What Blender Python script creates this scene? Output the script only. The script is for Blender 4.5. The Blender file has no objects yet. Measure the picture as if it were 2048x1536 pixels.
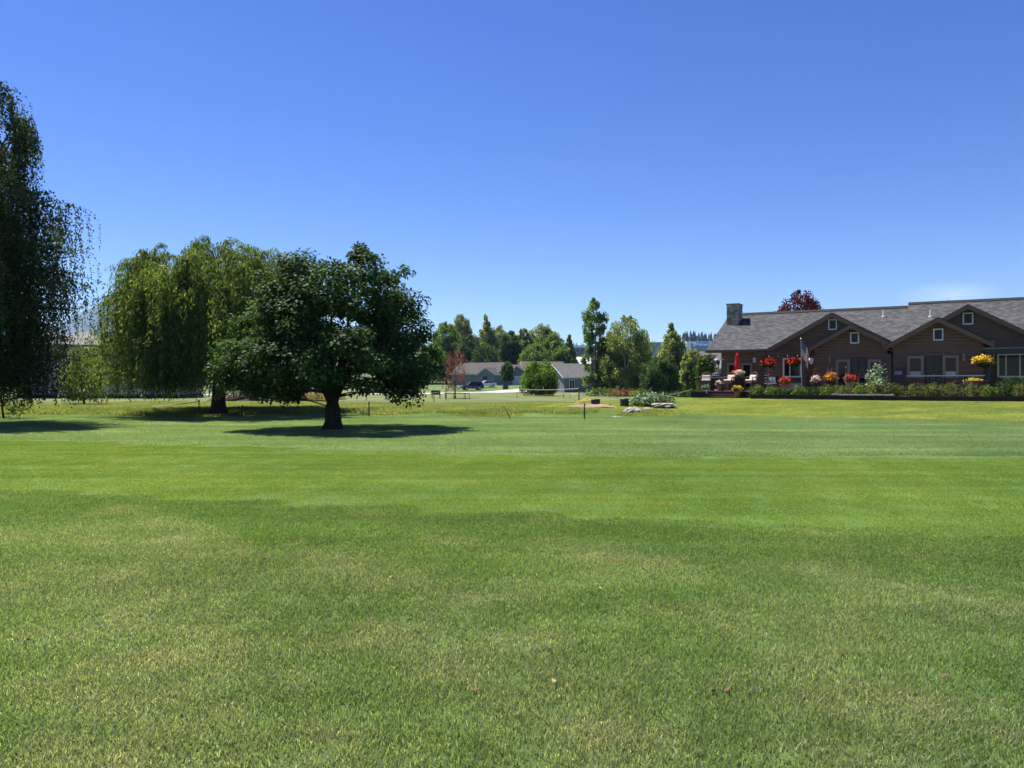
import bpy, math, random
import numpy as np
from mathutils import Vector, Matrix

# ------------------------------------------------------------------ camera, sky, sun, exposure
sc = bpy.context.scene
COL = sc.collection
EYE, F = 1.6, 1560.0            # eye height in m, focal length in photo pixels (2048 wide)
cam_d = bpy.data.cameras.new('camera')
cam = bpy.data.objects.new('camera', cam_d); COL.objects.link(cam)
cam.location = (0, 0, EYE); cam.rotation_euler = (math.radians(90), 0, 0)
cam_d.sensor_width = 36.0; cam_d.lens = F / 2048 * 36.0
cam_d.clip_start = 0.05; cam_d.clip_end = 40000
sc.camera = cam

SUN_EL = math.radians(62)
AZ = math.atan2(-0.75, 0.66)    # compass angle of the sun from +Y
to_sun = Vector((math.sin(AZ) * math.cos(SUN_EL), math.cos(AZ) * math.cos(SUN_EL), math.sin(SUN_EL)))
w = bpy.data.worlds.new('World'); sc.world = w; w.use_nodes = True
wn, wl = w.node_tree.nodes, w.node_tree.links
sky = wn.new('ShaderNodeTexSky'); sky.sky_type = 'NISHITA'; sky.sun_disc = False
sky.sun_elevation = SUN_EL; sky.sun_rotation = AZ
sky.altitude = 900; sky.air_density = 1.0; sky.dust_density = 0.1; sky.ozone_density = 4.5
hs = wn.new('ShaderNodeHueSaturation'); hs.inputs['Saturation'].default_value = 1.28; hs.inputs['Hue'].default_value = .521; wl.new(sky.outputs[0], hs.inputs['Color'])
# a faint wisp of cirrus over the house
tcw = wn.new('ShaderNodeTexCoord'); mpw = wn.new('ShaderNodeMapping'); mpw.inputs['Scale'].default_value = (9, 9, 60); wl.new(tcw.outputs['Generated'], mpw.inputs[0])
nzw = wn.new('ShaderNodeTexNoise'); nzw.inputs['Scale'].default_value = 2.2; nzw.inputs['Detail'].default_value = 6; nzw.inputs['Roughness'].default_value = .65; wl.new(mpw.outputs[0], nzw.inputs['Vector'])
dtw = wn.new('ShaderNodeVectorMath'); dtw.operation = 'DISTANCE'; mp2 = wn.new('ShaderNodeMapping'); mp2.inputs['Scale'].default_value = (1, 1, 3.2); wl.new(tcw.outputs['Generated'], mp2.inputs[0])
cdir = Vector((.56, 1, .1135)).normalized(); wl.new(mp2.outputs[0], dtw.inputs[0]); dtw.inputs[1].default_value = (cdir.x, cdir.y, cdir.z * 3.2)
rgw = wn.new('ShaderNodeMapRange'); rgw.inputs['To Max'].default_value = .8; rgw.inputs['From Min'].default_value = .055; rgw.inputs['From Max'].default_value = .005; wl.new(dtw.outputs['Value'], rgw.inputs['Value'])
mlw = wn.new('ShaderNodeMath'); mlw.operation = 'MULTIPLY'; wl.new(rgw.outputs[0], mlw.inputs[0]); wl.new(nzw.outputs['Fac'], mlw.inputs[1])
mxw = wn.new('ShaderNodeMix'); mxw.data_type = 'RGBA'; mxw.inputs[7].default_value = (7, 8, 9.5, 1); wl.new(mlw.outputs[0], mxw.inputs[0]); wl.new(hs.outputs[0], mxw.inputs[6])
wl.new(mxw.outputs[2], wn['Background'].inputs[0])
wn['Background'].inputs[1].default_value = 0.053
sl = bpy.data.lights.new('sun', 'SUN'); sl.energy = 5.0; sl.angle = math.radians(0.53); sl.color = (1.0, 0.95, 0.87)
sun = bpy.data.objects.new('sun', sl); COL.objects.link(sun)
sun.rotation_euler = to_sun.to_track_quat('Z', 'Y').to_euler(); sun.location = (-30, 30, 60)
sc.view_settings.view_transform = 'Standard'; sc.view_settings.look = 'None'
sc.view_settings.gamma = 1; sc.view_settings.use_curve_mapping = False
sc.view_settings.exposure = 1.42
sc.cycles.max_bounces = 7; sc.cycles.diffuse_bounces = 3; sc.cycles.transmission_bounces = 5
sc.cycles.transparent_max_bounces = 8; sc.cycles.volume_bounces = 0

# ------------------------------------------------------------------ helpers
R = random.Random(7)
def sstep(a, b, x):
    t = np.clip((np.asarray(x, float) - a) / (b - a), 0, 1); return t * t * (3 - 2 * t)

HX, HY = 13.68, 55.0            # left front corner of the house eave; the front runs along u, v goes in
CU, SU = math.cos(math.radians(30)), math.sin(math.radians(30))
def hw(u, v, z=0): return Vector((HX + CU * u + SU * v, HY - SU * u + CU * v, z))
def HL(px, py, v):              # a point of the house front at depth v
    a = (px - 1024) / F
    u = (a * (HY + CU * v) - HX - SU * v) / (CU + SU * a)
    return u, EYE - (py - 768) / F * (HY - SU * u + CU * v)

def gz(x, y):                   # height of the land
    x = np.asarray(x, float); y = np.asarray(y, float)
    u = (x - HX) * CU - (y - HY) * SU; v = (x - HX) * SU + (y - HY) * CU
    z = 0.72 * sstep(-19, -6.6, v) * sstep(-9, 0.5, u) * (1 - sstep(60, 110, u)) * (1 - sstep(50, 90, v))
    z = z + 0.025 * np.sin(x * .31 + 1.3) * np.sin(y * .27) * sstep(12, 22, y) * (1 - sstep(80, 120, y))
    z = z + 0.22 * sstep(38, 41, y + .05 * x) * (1 - sstep(50, 75, y)) * (1 - sstep(2, 12, x))
    z = z + 1.35 * sstep(150, 186, y) + 36 * sstep(420, 1050, y)
    z = z + 30 * sstep(1230, 1400, y)
    z = z + sstep(500, 1500, y) * 4 * np.sin(x * .004 + 2) * np.sin(y * .0027)
    return z
def at(px, py, Y): return Vector(((px - 1024) / F * Y, Y, EYE - (py - 768) / F * Y))
def gp(px, Y):                  # the ground under picture column px at distance Y
    x = (px - 1024) / F * Y; return Vector((x, Y, float(gz(x, Y))))
def ground_at(px, py):          # where a sight line meets the land
    for Y in np.concatenate([np.arange(4, 120, .1), np.arange(120, 600, .5)]):
        x = (px - 1024) / F * Y
        if EYE - (py - 768) / F * Y <= float(gz(x, Y)): return gp(px, Y)
    return gp(px, 300)

def tag(o, label=None, cat=None, group=None, kind=None):
    if label: o['label'] = label
    if cat: o['category'] = cat
    if group: o['group'] = group
    if kind: o['kind'] = kind
    return o
def thing(name, label, cat, loc=(0, 0, 0), rz=0.0, group=None):
    o = bpy.data.objects.new(name, None); COL.objects.link(o)
    o.empty_display_size = .2; o.location = loc; o.rotation_euler = (0, 0, rz)
    return tag(o, label, cat, group)
def link(name, me, parent=None, m=None):
    o = bpy.data.objects.new(name, me); COL.objects.link(o)
    if m is not None:
        me.materials.clear(); me.materials.append(m)
    if parent is not None: o.parent = parent
    return o
def copy_tree(o, parent=None):
    c = o.copy(); COL.objects.link(c); c.parent = parent
    for ch in o.children: copy_tree(ch, c)
    return c

class MB:                       # collects shapes for one mesh
    def __init__(s): s.v = []; s.f = []
    def add(s, vs, fs):
        n = len(s.v); s.v += [tuple(p) for p in vs]; s.f += [tuple(i + n for i in f) for f in fs]; return s
    def box(s, c, d, rz=0.0, M=None):
        x, y, z = (q / 2 for q in d)
        P = [Vector((a * x, b * y, e * z)) for e in (-1, 1) for a, b in ((-1, -1), (1, -1), (1, 1), (-1, 1))]
        if rz: P = [Matrix.Rotation(rz, 3, 'Z') @ p for p in P]
        if M is not None: P = [M @ p for p in P]
        c = Vector(c)
        return s.add([p + c for p in P], [(3, 2, 1, 0), (4, 5, 6, 7), (0, 1, 5, 4), (1, 2, 6, 5), (2, 3, 7, 6), (3, 0, 4, 7)])
    def bx(s, x0, x1, y0, y1, z0, z1): return s.box(((x0 + x1) / 2, (y0 + y1) / 2, (z0 + z1) / 2), (x1 - x0, y1 - y0, z1 - z0))
    def tube(s, pts, rad, n=6, cap=True):
        pts = [Vector(p) for p in pts]
        if not hasattr(rad, '__len__'): rad = [rad] * len(pts)
        vs = []; prev = None
        for i, p in enumerate(pts):
            t = (pts[min(i + 1, len(pts) - 1)] - pts[max(i - 1, 0)])
            t = t.normalized() if t.length > 1e-9 else Vector((0, 0, 1))
            a = prev - t * prev.dot(t) if prev is not None else t.orthogonal()
            if a.length < 1e-6: a = t.orthogonal()
            a.normalize(); prev = a; b = t.cross(a)
            for k in range(n):
                q = 2 * math.pi * k / n
                vs.append(p + (a * math.cos(q) + b * math.sin(q)) * rad[i])
        fs = []
        for i in range(len(pts) - 1):
            for k in range(n):
                k2 = (k + 1) % n
                fs.append((i * n + k, i * n + k2, (i + 1) * n + k2, (i + 1) * n + k))
        if cap: fs += [tuple(range(n - 1, -1, -1)), tuple(range((len(pts) - 1) * n, len(pts) * n))]
        return s.add(vs, fs)
    def lathe(s, prof, n=12, c=(0, 0, 0), sx=1.0, sy=1.0):
        vs = [(c[0] + r * sx * math.cos(2 * math.pi * k / n), c[1] + r * sy * math.sin(2 * math.pi * k / n), c[2] + z) for r, z in prof for k in range(n)]
        fs = [(i * n + k, i * n + (k + 1) % n, (i + 1) * n + (k + 1) % n, (i + 1) * n + k) for i in range(len(prof) - 1) for k in range(n)]
        fs += [tuple(range(n - 1, -1, -1)), tuple(range((len(prof) - 1) * n, len(prof) * n))]
        return s.add(vs, fs)
    def prism(s, poly, y0, y1):  # polygon in x,z swept along y
        n = len(poly)
        return s.add([(x, y0, z) for x, z in poly] + [(x, y1, z) for x, z in poly],
                     [tuple(range(n)), tuple(range(2 * n - 1, n - 1, -1))] + [((i + 1) % n, i, n + i, n + (i + 1) % n) for i in range(n)])
    def slab(s, a, b, c, d, t):  # quad a b c d thickened downwards
        P = [Vector(q) for q in (a, b, c, d)]; D = Vector((0, 0, t))
        return s.add(P + [p - D for p in P], [(0, 1, 2, 3), (7, 6, 5, 4), (1, 0, 4, 5), (2, 1, 5, 6), (3, 2, 6, 7), (0, 3, 7, 4)])
    def mesh(s, name, smooth=False):
        me = bpy.data.meshes.new(name); me.from_pydata(s.v, [], s.f); me.update()
        if smooth: me.shade_smooth()
        return me
    def build(s, name, m, parent=None, smooth=False):
        return link(name, s.mesh(name, smooth), parent, m)

def np_mesh(name, V, faces_k, k):   # fast mesh of equal faces
    me = bpy.data.meshes.new(name); n = len(faces_k)
    me.vertices.add(len(V)); me.vertices.foreach_set('co', np.ascontiguousarray(V, np.float32).ravel())
    me.loops.add(n * k); me.loops.foreach_set('vertex_index', np.ascontiguousarray(faces_k, np.int32).ravel())
    me.polygons.add(n); me.polygons.foreach_set('loop_start', np.arange(0, n * k, k, dtype=np.int32))
    me.update(calc_edges=True); return me
def unit(a): return a / np.maximum(np.linalg.norm(a, axis=1, keepdims=True), 1e-9)
def leaf_mesh(name, C, D, N, L, W, fold=.18):   # a folded diamond for each leaf
    D = unit(D); S = unit(np.cross(D, N)); N = np.cross(S, D)
    L = np.broadcast_to(L, (len(C),))[:, None]; W = np.broadcast_to(W, (len(C),))[:, None]
    mid = C + D * L * .45 + N * W * fold
    V = np.stack([C, mid + S * W * .5, C + D * L, mid - S * W * .5], 1).reshape(-1, 3)
    b = (np.arange(len(C)) * 4)[:, None]
    return np_mesh(name, V, np.concatenate([b + np.array([[0, 1, 2]]), b + np.array([[0, 2, 3]])], 0), 3)

# ------------------------------------------------------------------ materials
def nm(name):
    m = bpy.data.materials.new(name); m.use_nodes = True
    return m, m.node_tree.nodes, m.node_tree.links, m.node_tree.nodes['Principled BSDF']
def ramp(n, l, fac, stops):
    r = n.new('ShaderNodeValToRGB'); e = r.color_ramp.elements
    while len(e) < len(stops): e.new(.5)
    for q, (p, c) in zip(e, stops): q.position = p; q.color = (*c, 1) if len(c) == 3 else c
    l.new(fac, r.inputs[0]); return r.outputs[0]
def noise(n, l, vec, scale, detail=4, rough=.55, stretch=None):
    t = n.new('ShaderNodeTexNoise'); t.inputs['Scale'].default_value = scale
    t.inputs['Detail'].default_value = detail; t.inputs['Roughness'].default_value = rough
    if stretch:
        mp = n.new('ShaderNodeMapping'); mp.inputs['Scale'].default_value = stretch[:3]
        if len(stretch) > 3: mp.inputs['Rotation'].default_value = (0, 0, stretch[3])
        l.new(vec, mp.inputs[0]); vec = mp.outputs[0]
    l.new(vec, t.inputs['Vector']); return t.outputs['Fac']
def mixc(n, l, a, b, fac, mode='MIX'):
    x = n.new('ShaderNodeMix'); x.data_type = 'RGBA'; x.blend_type = mode
    for s, q in ((x.inputs[6], a), (x.inputs[7], b), (x.inputs[0], fac)):
        if hasattr(q, 'is_output') or hasattr(q, 'links'): l.new(q, s)
        elif isinstance(q, (int, float)): s.default_value = q
        else: s.default_value = (*q, 1)
    return x.outputs[2]
def bump(n, l, h, b, strength=.4, dist=.02):
    q = n.new('ShaderNodeBump'); q.inputs['Strength'].default_value = strength; q.inputs['Distance'].default_value = dist
    l.new(h, q.inputs['Height']); l.new(q.outputs[0], b.inputs['Normal'])
def surf(name, c1, c2=None, scale=6.0, rough=.7, bmp=.3, spec=.3, metal=0.0, stretch=None):
    m, n, l, b = nm(name); c2 = c2 or tuple(q * .75 for q in c1)
    tc = n.new('ShaderNodeTexCoord').outputs['Object']
    f = noise(n, l, tc, scale, 5, .6, stretch)
    l.new(ramp(n, l, f, [(.3, c2), (.7, c1)]), b.inputs['Base Color'])
    b.inputs['Roughness'].default_value = rough; b.inputs['Specular IOR Level'].default_value = spec; b.inputs['Metallic'].default_value = metal
    if bmp: bump(n, l, noise(n, l, tc, scale * 4, 3, .6, stretch), b, bmp, .01)
    return m
def leafm(name, ca, cb, cc=None, trans=.35, tcol=None, rough=.6, spec=.07, pos=.6):
    m, n, l, b = nm(name); g = n.new('ShaderNodeNewGeometry')
    c = ramp(n, l, g.outputs['Random Per Island'], [(0, ca), (.75, cb), (1, cc or cb)])
    nz = noise(n, l, g.outputs['Position'], pos, 3)
    c = mixc(n, l, c, ramp(n, l, nz, [(.36, (.50, .54, .50)), (.64, (1.28, 1.25, 1.12))]), 1.0, 'MULTIPLY')
    l.new(c, b.inputs['Base Color']); b.inputs['Roughness'].default_value = rough; b.inputs['Specular IOR Level'].default_value = spec
    t = n.new('ShaderNodeBsdfTranslucent'); l.new(mixc(n, l, c, tcol or (1.5, 1.45, .6), 1.0, 'MULTIPLY'), t.inputs[0])
    x = n.new('ShaderNodeMixShader'); x.inputs[0].default_value = trans
    l.new(b.outputs[0], x.inputs[1]); l.new(t.outputs[0], x.inputs[2])
    l.new(x.outputs[0], n['Material Output'].inputs[0]); return m
def turf(name, greens, dry, amount, blades=False, streak=None, scale=.35, hue=None, fine=(.75, 1.2), gain=1.0):
    m, n, l, b = nm(name); g = n.new('ShaderNodeNewGeometry'); P = g.outputs['Position']
    c = ramp(n, l, noise(n, l, P, scale, 5, .6), [(.3, greens[0]), (.52, greens[1]), (.72, greens[2])])
    c = mixc(n, l, c, dry, ramp(n, l, noise(n, l, P, scale * 1.9, 6, .68), [(.62 - amount * .3, (0, 0, 0)), (.86 - amount * .2, (.85,) * 3)]))
    if hue:
        c = mixc(n, l, c, hue, ramp(n, l, noise(n, l, P, .13, 3, .5), [(.45, (0, 0, 0)), (.7, (.7,) * 3)]))
    if streak:
        s = noise(n, l, P, 1.0, 4, .6, streak)
        c = mixc(n, l, c, ramp(n, l, s, [(.3, (.76, .80, .78)), (.7, (1.22, 1.19, 1.22))]), 1.0, 'MULTIPLY')
    if blades:
        c = mixc(n, l, c, ramp(n, l, g.outputs['Random Per Island'], [(0, (.62, .65, .6)), (.7, (1.12, 1.12, 1.1)), (.88, (1.5, 1.4, 1.6)), (1, (2.2, 1.9, 2.6))]), 1.0, 'MULTIPLY')
    else:
        fn = noise(n, l, P, 9, 6, .75)
        c = mixc(n, l, c, ramp(n, l, fn, [(.3, (fine[0],) * 3), (.7, (fine[1],) * 3)]), 1.0, 'MULTIPLY')
    if gain != 1: c = mixc(n, l, c, (gain,) * 3, 1.0, 'MULTIPLY')
    l.new(c, b.inputs['Base Color']); b.inputs['Roughness'].default_value = .55 if blades else .9
    b.inputs['Specular IOR Level'].default_value = .25 if blades else .1
    if blades:
        t = n.new('ShaderNodeBsdfTranslucent'); l.new(mixc(n, l, c, (1.5, 1.45, .7), 1.0, 'MULTIPLY'), t.inputs[0])
        x = n.new('ShaderNodeMixShader'); x.inputs[0].default_value = .5
        l.new(b.outputs[0], x.inputs[1]); l.new(t.outputs[0], x.inputs[2]); l.new(x.outputs[0], n['Material Output'].inputs[0])
    else:
        bump(n, l, noise(n, l, P, 26, 4, .75), b, .7, .05)
    return m
# ------------------------------------------------------------------ land
def far_edge(x): return 17.9 - .187 * x + .00956 * x * x
def near_edge(x): return 9.29 - .2925 * x
G1 = [(.040, .085, .016), (.058, .112, .020), (.085, .140, .028)]
M_ground = turf('ground_turf', [(.062, .10, .03), (.082, .125, .036), (.105, .145, .045)], (.17, .165, .07), .3, scale=.16, streak=(.06, .7, 1, .12))
def axis(a, b, step, far_neg, far_pos, k=1.16):
    c = list(np.arange(a, b + 1e-6, step)); s = step
    while c[-1] < far_pos: s *= k; c.append(c[-1] + s)
    c[-1] = far_pos; s = step
    while c[0] > far_neg: s *= k; c.insert(0, c[0] - s)
    c[0] = far_neg
    return np.array(c)
def grid_mesh(name, X, Y, Z):
    h, q = X.shape; V = np.stack([X, Y, Z], -1).reshape(-1, 3)
    i = (np.arange(h - 1)[:, None] * q + np.arange(q - 1)[None]).ravel()
    me = np_mesh(name, V, np.stack([i, i + 1, i + q + 1, i + q], 1), 4); me.shade_smooth(); return me
ax, ay = axis(-34, 36, .5, -8800, 8800), axis(-2, 64, .5, -1500, 8300, 1.13)
X, Y = np.meshgrid(ax, ay)
ground = tag(link('ground', grid_mesh('ground', X, Y, gz(X, Y)), None, M_ground), kind='structure')

M_fair = turf('fairway_turf', [(.06, .115, .022), (.075, .135, .026), (.095, .155, .030)], (.13, .16, .06), .12, scale=.22, streak=(.12, .9, 1, .2), fine=(.88, 1.1))
xs = np.arange(-32, 34.1, .5); t = np.linspace(0, 1, 40)
X, T = np.meshgrid(xs, t); Y = near_edge(X) * (1 - T) + far_edge(X) * T
tag(link('fairway', grid_mesh('fairway', X, Y, gz(X, Y) + .004), None, M_fair), kind='structure')

# lawn of the house: yellower grass on the rise
M_lawn = turf('house_lawn_turf', [(.075, .125, .022), (.105, .155, .030), (.135, .175, .042)], (.19, .18, .06), .3, scale=.3, streak=(.15, .8, 1, .5))
us, vs = np.arange(-7, 34.1, .5), np.linspace(0, 1, 28)
U, T = np.meshgrid(us, vs); Vv = (-16.6 + .35 * np.sin(U * .5)) * (1 - T) + (-6.0) * T
X, Y = HX + CU * U + SU * Vv, HY - SU * U + CU * Vv
edge = np.minimum(1, (U + 7) / 3)
tag(link('house_lawn', grid_mesh('house_lawn', X, Y, gz(X, Y) + .014), None, M_lawn), kind='structure')
# meadow in front of the far houses
M_mead = turf('meadow_turf', [(.07, .095, .032), (.10, .12, .042), (.13, .14, .055)], (.19, .16, .08), .35, scale=.12, streak=(.05, .4, 1, .1))
xs = np.arange(-60, 12.1, 1.0); ys = np.arange(52, 150, 1.5)
X, Y = np.meshgrid(xs, ys)
tag(link('meadow', grid_mesh('meadow', X, Y, gz(X, Y) + .03), None, M_mead), kind='structure')

# road to the far houses
M_road = surf('pale_concrete', (.42, .41, .38), (.34, .33, .31), .8, .85, .2)
pts = [(-120, 104), (-60, 110), (-34, 116), (-16, 124), (-6, 140), (1, 158), (9, 168), (30, 174)]
P = []
for i in range(len(pts) - 1):
    for k in range(8): P.append(np.array(pts[i]) * (1 - k / 8) + np.array(pts[i + 1]) * k / 8)
P = np.array(P); T = unit(np.gradient(P, axis=0)); Nn = np.stack([-T[:, 1], T[:, 0]], 1)
off = np.linspace(-4, 4, 7); X = P[:, 0:1] + Nn[:, 0:1] * off; Y = P[:, 1:2] + Nn[:, 1:2] * off
tag(link('road', grid_mesh('road', X, Y, gz(X, Y) + .07), None, M_road), kind='structure')

# mountain far to the left
M_mtn = surf('mountain_forest', (.035, .05, .05), (.06, .07, .07), .004, .95, 0)
mx = np.linspace(-7000, 1400, 240); my = np.linspace(5600, 7900, 40)
X, Y = np.meshgrid(mx, my)
prof = np.interp(X / 6200 * F + 1024, [-740, -300, 0, 90, 130, 165, 186, 200, 232, 260, 330, 420, 560, 700, 900, 1000, 1400], [150, 360, 420, 470, 560, 625, 668, 692, 700, 690, 640, 560, 420, 300, 150, 90, 10])
rs = np.random.RandomState(3); nz = sum(np.sin(X * a + p) * np.sin(Y * b + q) * c for a, b, c, p, q in [(.006, .005, 30, 1, 2), (.013, .011, 16, 3, 1), (.03, .026, 8, 2, 5), (.06, .05, 4, 0, 1)])
cr = 1 - np.abs((Y - 6400) / np.where(Y < 6400, 800, 1500)); 
Zm = np.maximum(1.1 * prof * np.clip(cr, 0, 1) + nz * np.clip(cr, 0, 1) * .6 - 20, 20)
tag(link('mountain', grid_mesh('mountain', X, Y, Zm), None, M_mtn), kind='structure')

# ------------------------------------------------------------------ grass blades
def blade_patch(name, size, n, h, wd, seed, m, lean=.9):
    r = np.random.RandomState(seed)
    q = size * .78 * np.sqrt(r.rand(n)) * (.85 + .3 * r.rand(n)); a_ = r.rand(n) * 6.283
    b = np.stack([q * np.cos(a_), q * np.sin(a_), np.full(n, -.004)], 1)
    th = r.rand(n) * 6.283; hh = h * (.45 + .75 * r.rand(n)); ln = lean * (.2 + r.rand(n)) * hh
    d = np.stack([np.cos(th), np.sin(th), np.zeros(n)], 1); ph = r.rand(n) * 6.283
    s = np.stack([np.cos(ph), np.sin(ph), np.zeros(n)], 1) * (wd * (.6 + .8 * r.rand(n)) / 2)[:, None]
    up = np.array([0, 0, 1.0])
    mid = b + d * (ln * .3)[:, None] + up * (hh * .6)[:, None]; tip = b + d * ln[:, None] + up * hh[:, None]
    V = np.stack([b - s, b + s, mid + s * .8, mid - s * .8, tip], 1).reshape(-1, 3)
    k = (np.arange(n) * 5)[:, None]
    me = np_mesh(name, V, np.concatenate([k + np.array([[0, 1, 2]]), k + np.array([[0, 2, 3]]), k + np.array([[3, 2, 4]])], 0), 3)
    me.materials.append(m); return bpy.data.objects.new(name, me)
def grass(name, label, pts, patch):
    me = bpy.data.meshes.new(name); me.from_pydata([tuple(p) for p in pts], [], [])
    Q = np.array(pts); e = .4; dx = (gz(Q[:, 0] + e, Q[:, 1]) - gz(Q[:, 0] - e, Q[:, 1])) / (2 * e); dy = (gz(Q[:, 0], Q[:, 1] + e) - gz(Q[:, 0], Q[:, 1] - e)) / (2 * e)
    at_ = me.attributes.new('nrm', 'FLOAT_VECTOR', 'POINT'); at_.data.foreach_set('vector', np.stack([-dx, -dy, np.ones(len(Q))], 1).astype(np.float32).ravel())
    o = link(name, me); tag(o, label, 'grass', None, 'stuff')
    ng = bpy.data.node_groups.new(name, 'GeometryNodeTree')
    ng.interface.new_socket('Geometry', in_out='INPUT', socket_type='NodeSocketGeometry')
    ng.interface.new_socket('Geometry', in_out='OUTPUT', socket_type='NodeSocketGeometry')
    n, l = ng.nodes, ng.links
    gi, go, ip, oi = n.new('NodeGroupInput'), n.new('NodeGroupOutput'), n.new('GeometryNodeInstanceOnPoints'), n.new('GeometryNodeObjectInfo')
    oi.inputs['Object'].default_value = patch; oi.inputs['As Instance'].default_value = True
    rv = n.new('FunctionNodeRandomValue'); rv.data_type = 'FLOAT_VECTOR'; rv.inputs[0].default_value = (0, 0, 0); rv.inputs[1].default_value = (0, 0, 6.283)
    rs_ = n.new('FunctionNodeRandomValue'); rs_.data_type = 'FLOAT'; rs_.inputs[2].default_value = .8; rs_.inputs[3].default_value = 1.2; rs_.inputs['Seed'].default_value = 5
    cx = n.new('ShaderNodeCombineXYZ'); cx.inputs[0].default_value = cx.inputs[1].default_value = 1.05; l.new(rs_.outputs[1], cx.inputs[2])
    l.new(gi.outputs[0], ip.inputs['Points']); l.new(oi.outputs['Geometry'], ip.inputs['Instance'])
    na = n.new('GeometryNodeInputNamedAttribute'); na.data_type = 'FLOAT_VECTOR'; na.inputs[0].default_value = 'nrm'
    al = n.new('FunctionNodeAlignRotationToVector'); al.axis = 'Z'; l.new(rv.outputs[0], al.inputs['Rotation']); l.new(na.outputs[0], al.inputs['Vector']); l.new(al.outputs[0], ip.inputs['Rotation']); l.new(cx.outputs[0], ip.inputs['Scale']); l.new(ip.outputs[0], go.inputs[0])
    md = o.modifiers.new('scatter', 'NODES'); md.node_group = ng
    return o
def field(step, test, y0, y1, seed, jit=.3, side=.72):
    r = np.random.RandomState(seed); out = []
    for y in np.arange(y0, y1, step):
        wx = side * y + 5.5
        for x in np.arange(-wx, wx, step):
            a, b = x + (r.rand() - .5) * jit * step, y + (r.rand() - .5) * jit * step
            if test(a, b): out.append((a, b, float(gz(a, b)) + .004))
    return out
def uv(x, y): return (x - HX) * CU - (y - HY) * SU, (x - HX) * SU + (y - HY) * CU
def in_lawn(x, y):
    u, v = uv(x, y); return u > -7 and v > -16.6
RG = [(.105, .175, .062), (.148, .212, .085), (.195, .242, .122)]
M_rough = turf('rough_blades', RG, (.32, .29, .20), .5, True, scale=.42, hue=(.115, .225, .035), streak=(.25, .8, 1, .2))
grass('rough_grass', 'thin olive rough grass with dry patches in the foreground', field(.5, lambda x, y: y < near_edge(x) - 1.9 + .5 * math.sin(x * 1.1) + .4 * math.sin(x * 2.7), .8, 22, 1),
      blade_patch('rough_patch', .5, 3800, .030, .0042, 2, M_rough))
M_cut = turf('first_cut_blades', [(.088, .158, .042), (.112, .188, .052), (.14, .212, .065)], (.26, .26, .14), .3, True, scale=.45, streak=(.25, .8, 1, .2))
grass('first_cut_grass', 'darker green band of longer grass along the near edge of the fairway', field(.5, lambda x, y: near_edge(x) - 2.1 + .5 * math.sin(x * 1.1) + .4 * math.sin(x * 2.7) < y < near_edge(x) + .16, .8, 22, 11),
      blade_patch('first_cut_patch', .5, 3800, .026, .0045, 12, M_cut))
M_fb = turf('fairway_blades', [(.108, .182, .034), (.142, .212, .040), (.180, .245, .048)], (.24, .27, .10), .25, True, scale=.28, streak=(.1, 1.1, 1, .2))
grass('fairway_grass', 'closely mown bright green strip of fairway grass', field(1.0, lambda x, y: near_edge(x) + .0 < y < far_edge(x) - .3, 2, 24, 3),
      blade_patch('fairway_patch', 1.0, 9000, .014, .006, 4, M_fb, .8))
M_sb = turf('semirough_blades', [(.122, .20, .085), (.165, .25, .112), (.22, .30, .16)], (.24, .28, .15), .15, True, scale=.2, streak=(.03, .5, 1, .1))
grass('semirough_grass', 'mown blue green grass with mowing streaks beyond the fairway', field(1.0, lambda x, y: far_edge(x) + .4 < y and y + .05 * x < 40.6 and not in_lawn(x, y), 12, 43, 5),
      blade_patch('semirough_patch', 1.0, 7000, .028, .008, 6, M_sb))
M_lb = turf('lawn_blades', [(.155, .215, .055), (.215, .262, .068), (.27, .295, .09)], (.35, .31, .13), .3, True, scale=.3, streak=(.15, .8, 1, .5))
grass('lawn_grass', 'yellow green lawn grass on the rise below the brown house', field(1.0, lambda x, y: in_lawn(x, y) and uv(x, y)[1] < -6.6, 22, 62, 7),
      blade_patch('lawn_patch', 1.0, 5000, .035, .011, 8, M_lb))
M_wb = turf('weedy_blades', [(.10, .15, .045), (.16, .215, .058), (.23, .275, .08)], (.28, .23, .13), .5, True, scale=.45)
grass('weedy_grass', 'taller ragged yellow green grass along the post and rope line', field(2.0, lambda x, y: y + .05 * x > 38.9 + .7 * math.sin(x * .5) + .5 * math.sin(x * 1.3) and not in_lawn(x, y) and x < 14 and y < 58 + 4 * math.sin(x * .23) + 3 * math.sin(x * .61), 37, 68, 9, .6),
      blade_patch('weedy_patch', 2.0, 6500, .13, .016, 10, M_wb, .8))

# hillside that climbs to the far ridge
M_hill = turf('hillside_scrub', [(.05, .075, .03), (.07, .095, .035), (.11, .12, .06)], (.16, .14, .08), .4, scale=.012, streak=(.004, .03, 1, .1))
hy = ay[ay > 230]; hx = ax[::2]; X, Y = np.meshgrid(hx, hy)
tag(link('hillside', grid_mesh('hillside', X, Y, gz(X, Y) + .6), None, M_hill), kind='structure')
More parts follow.
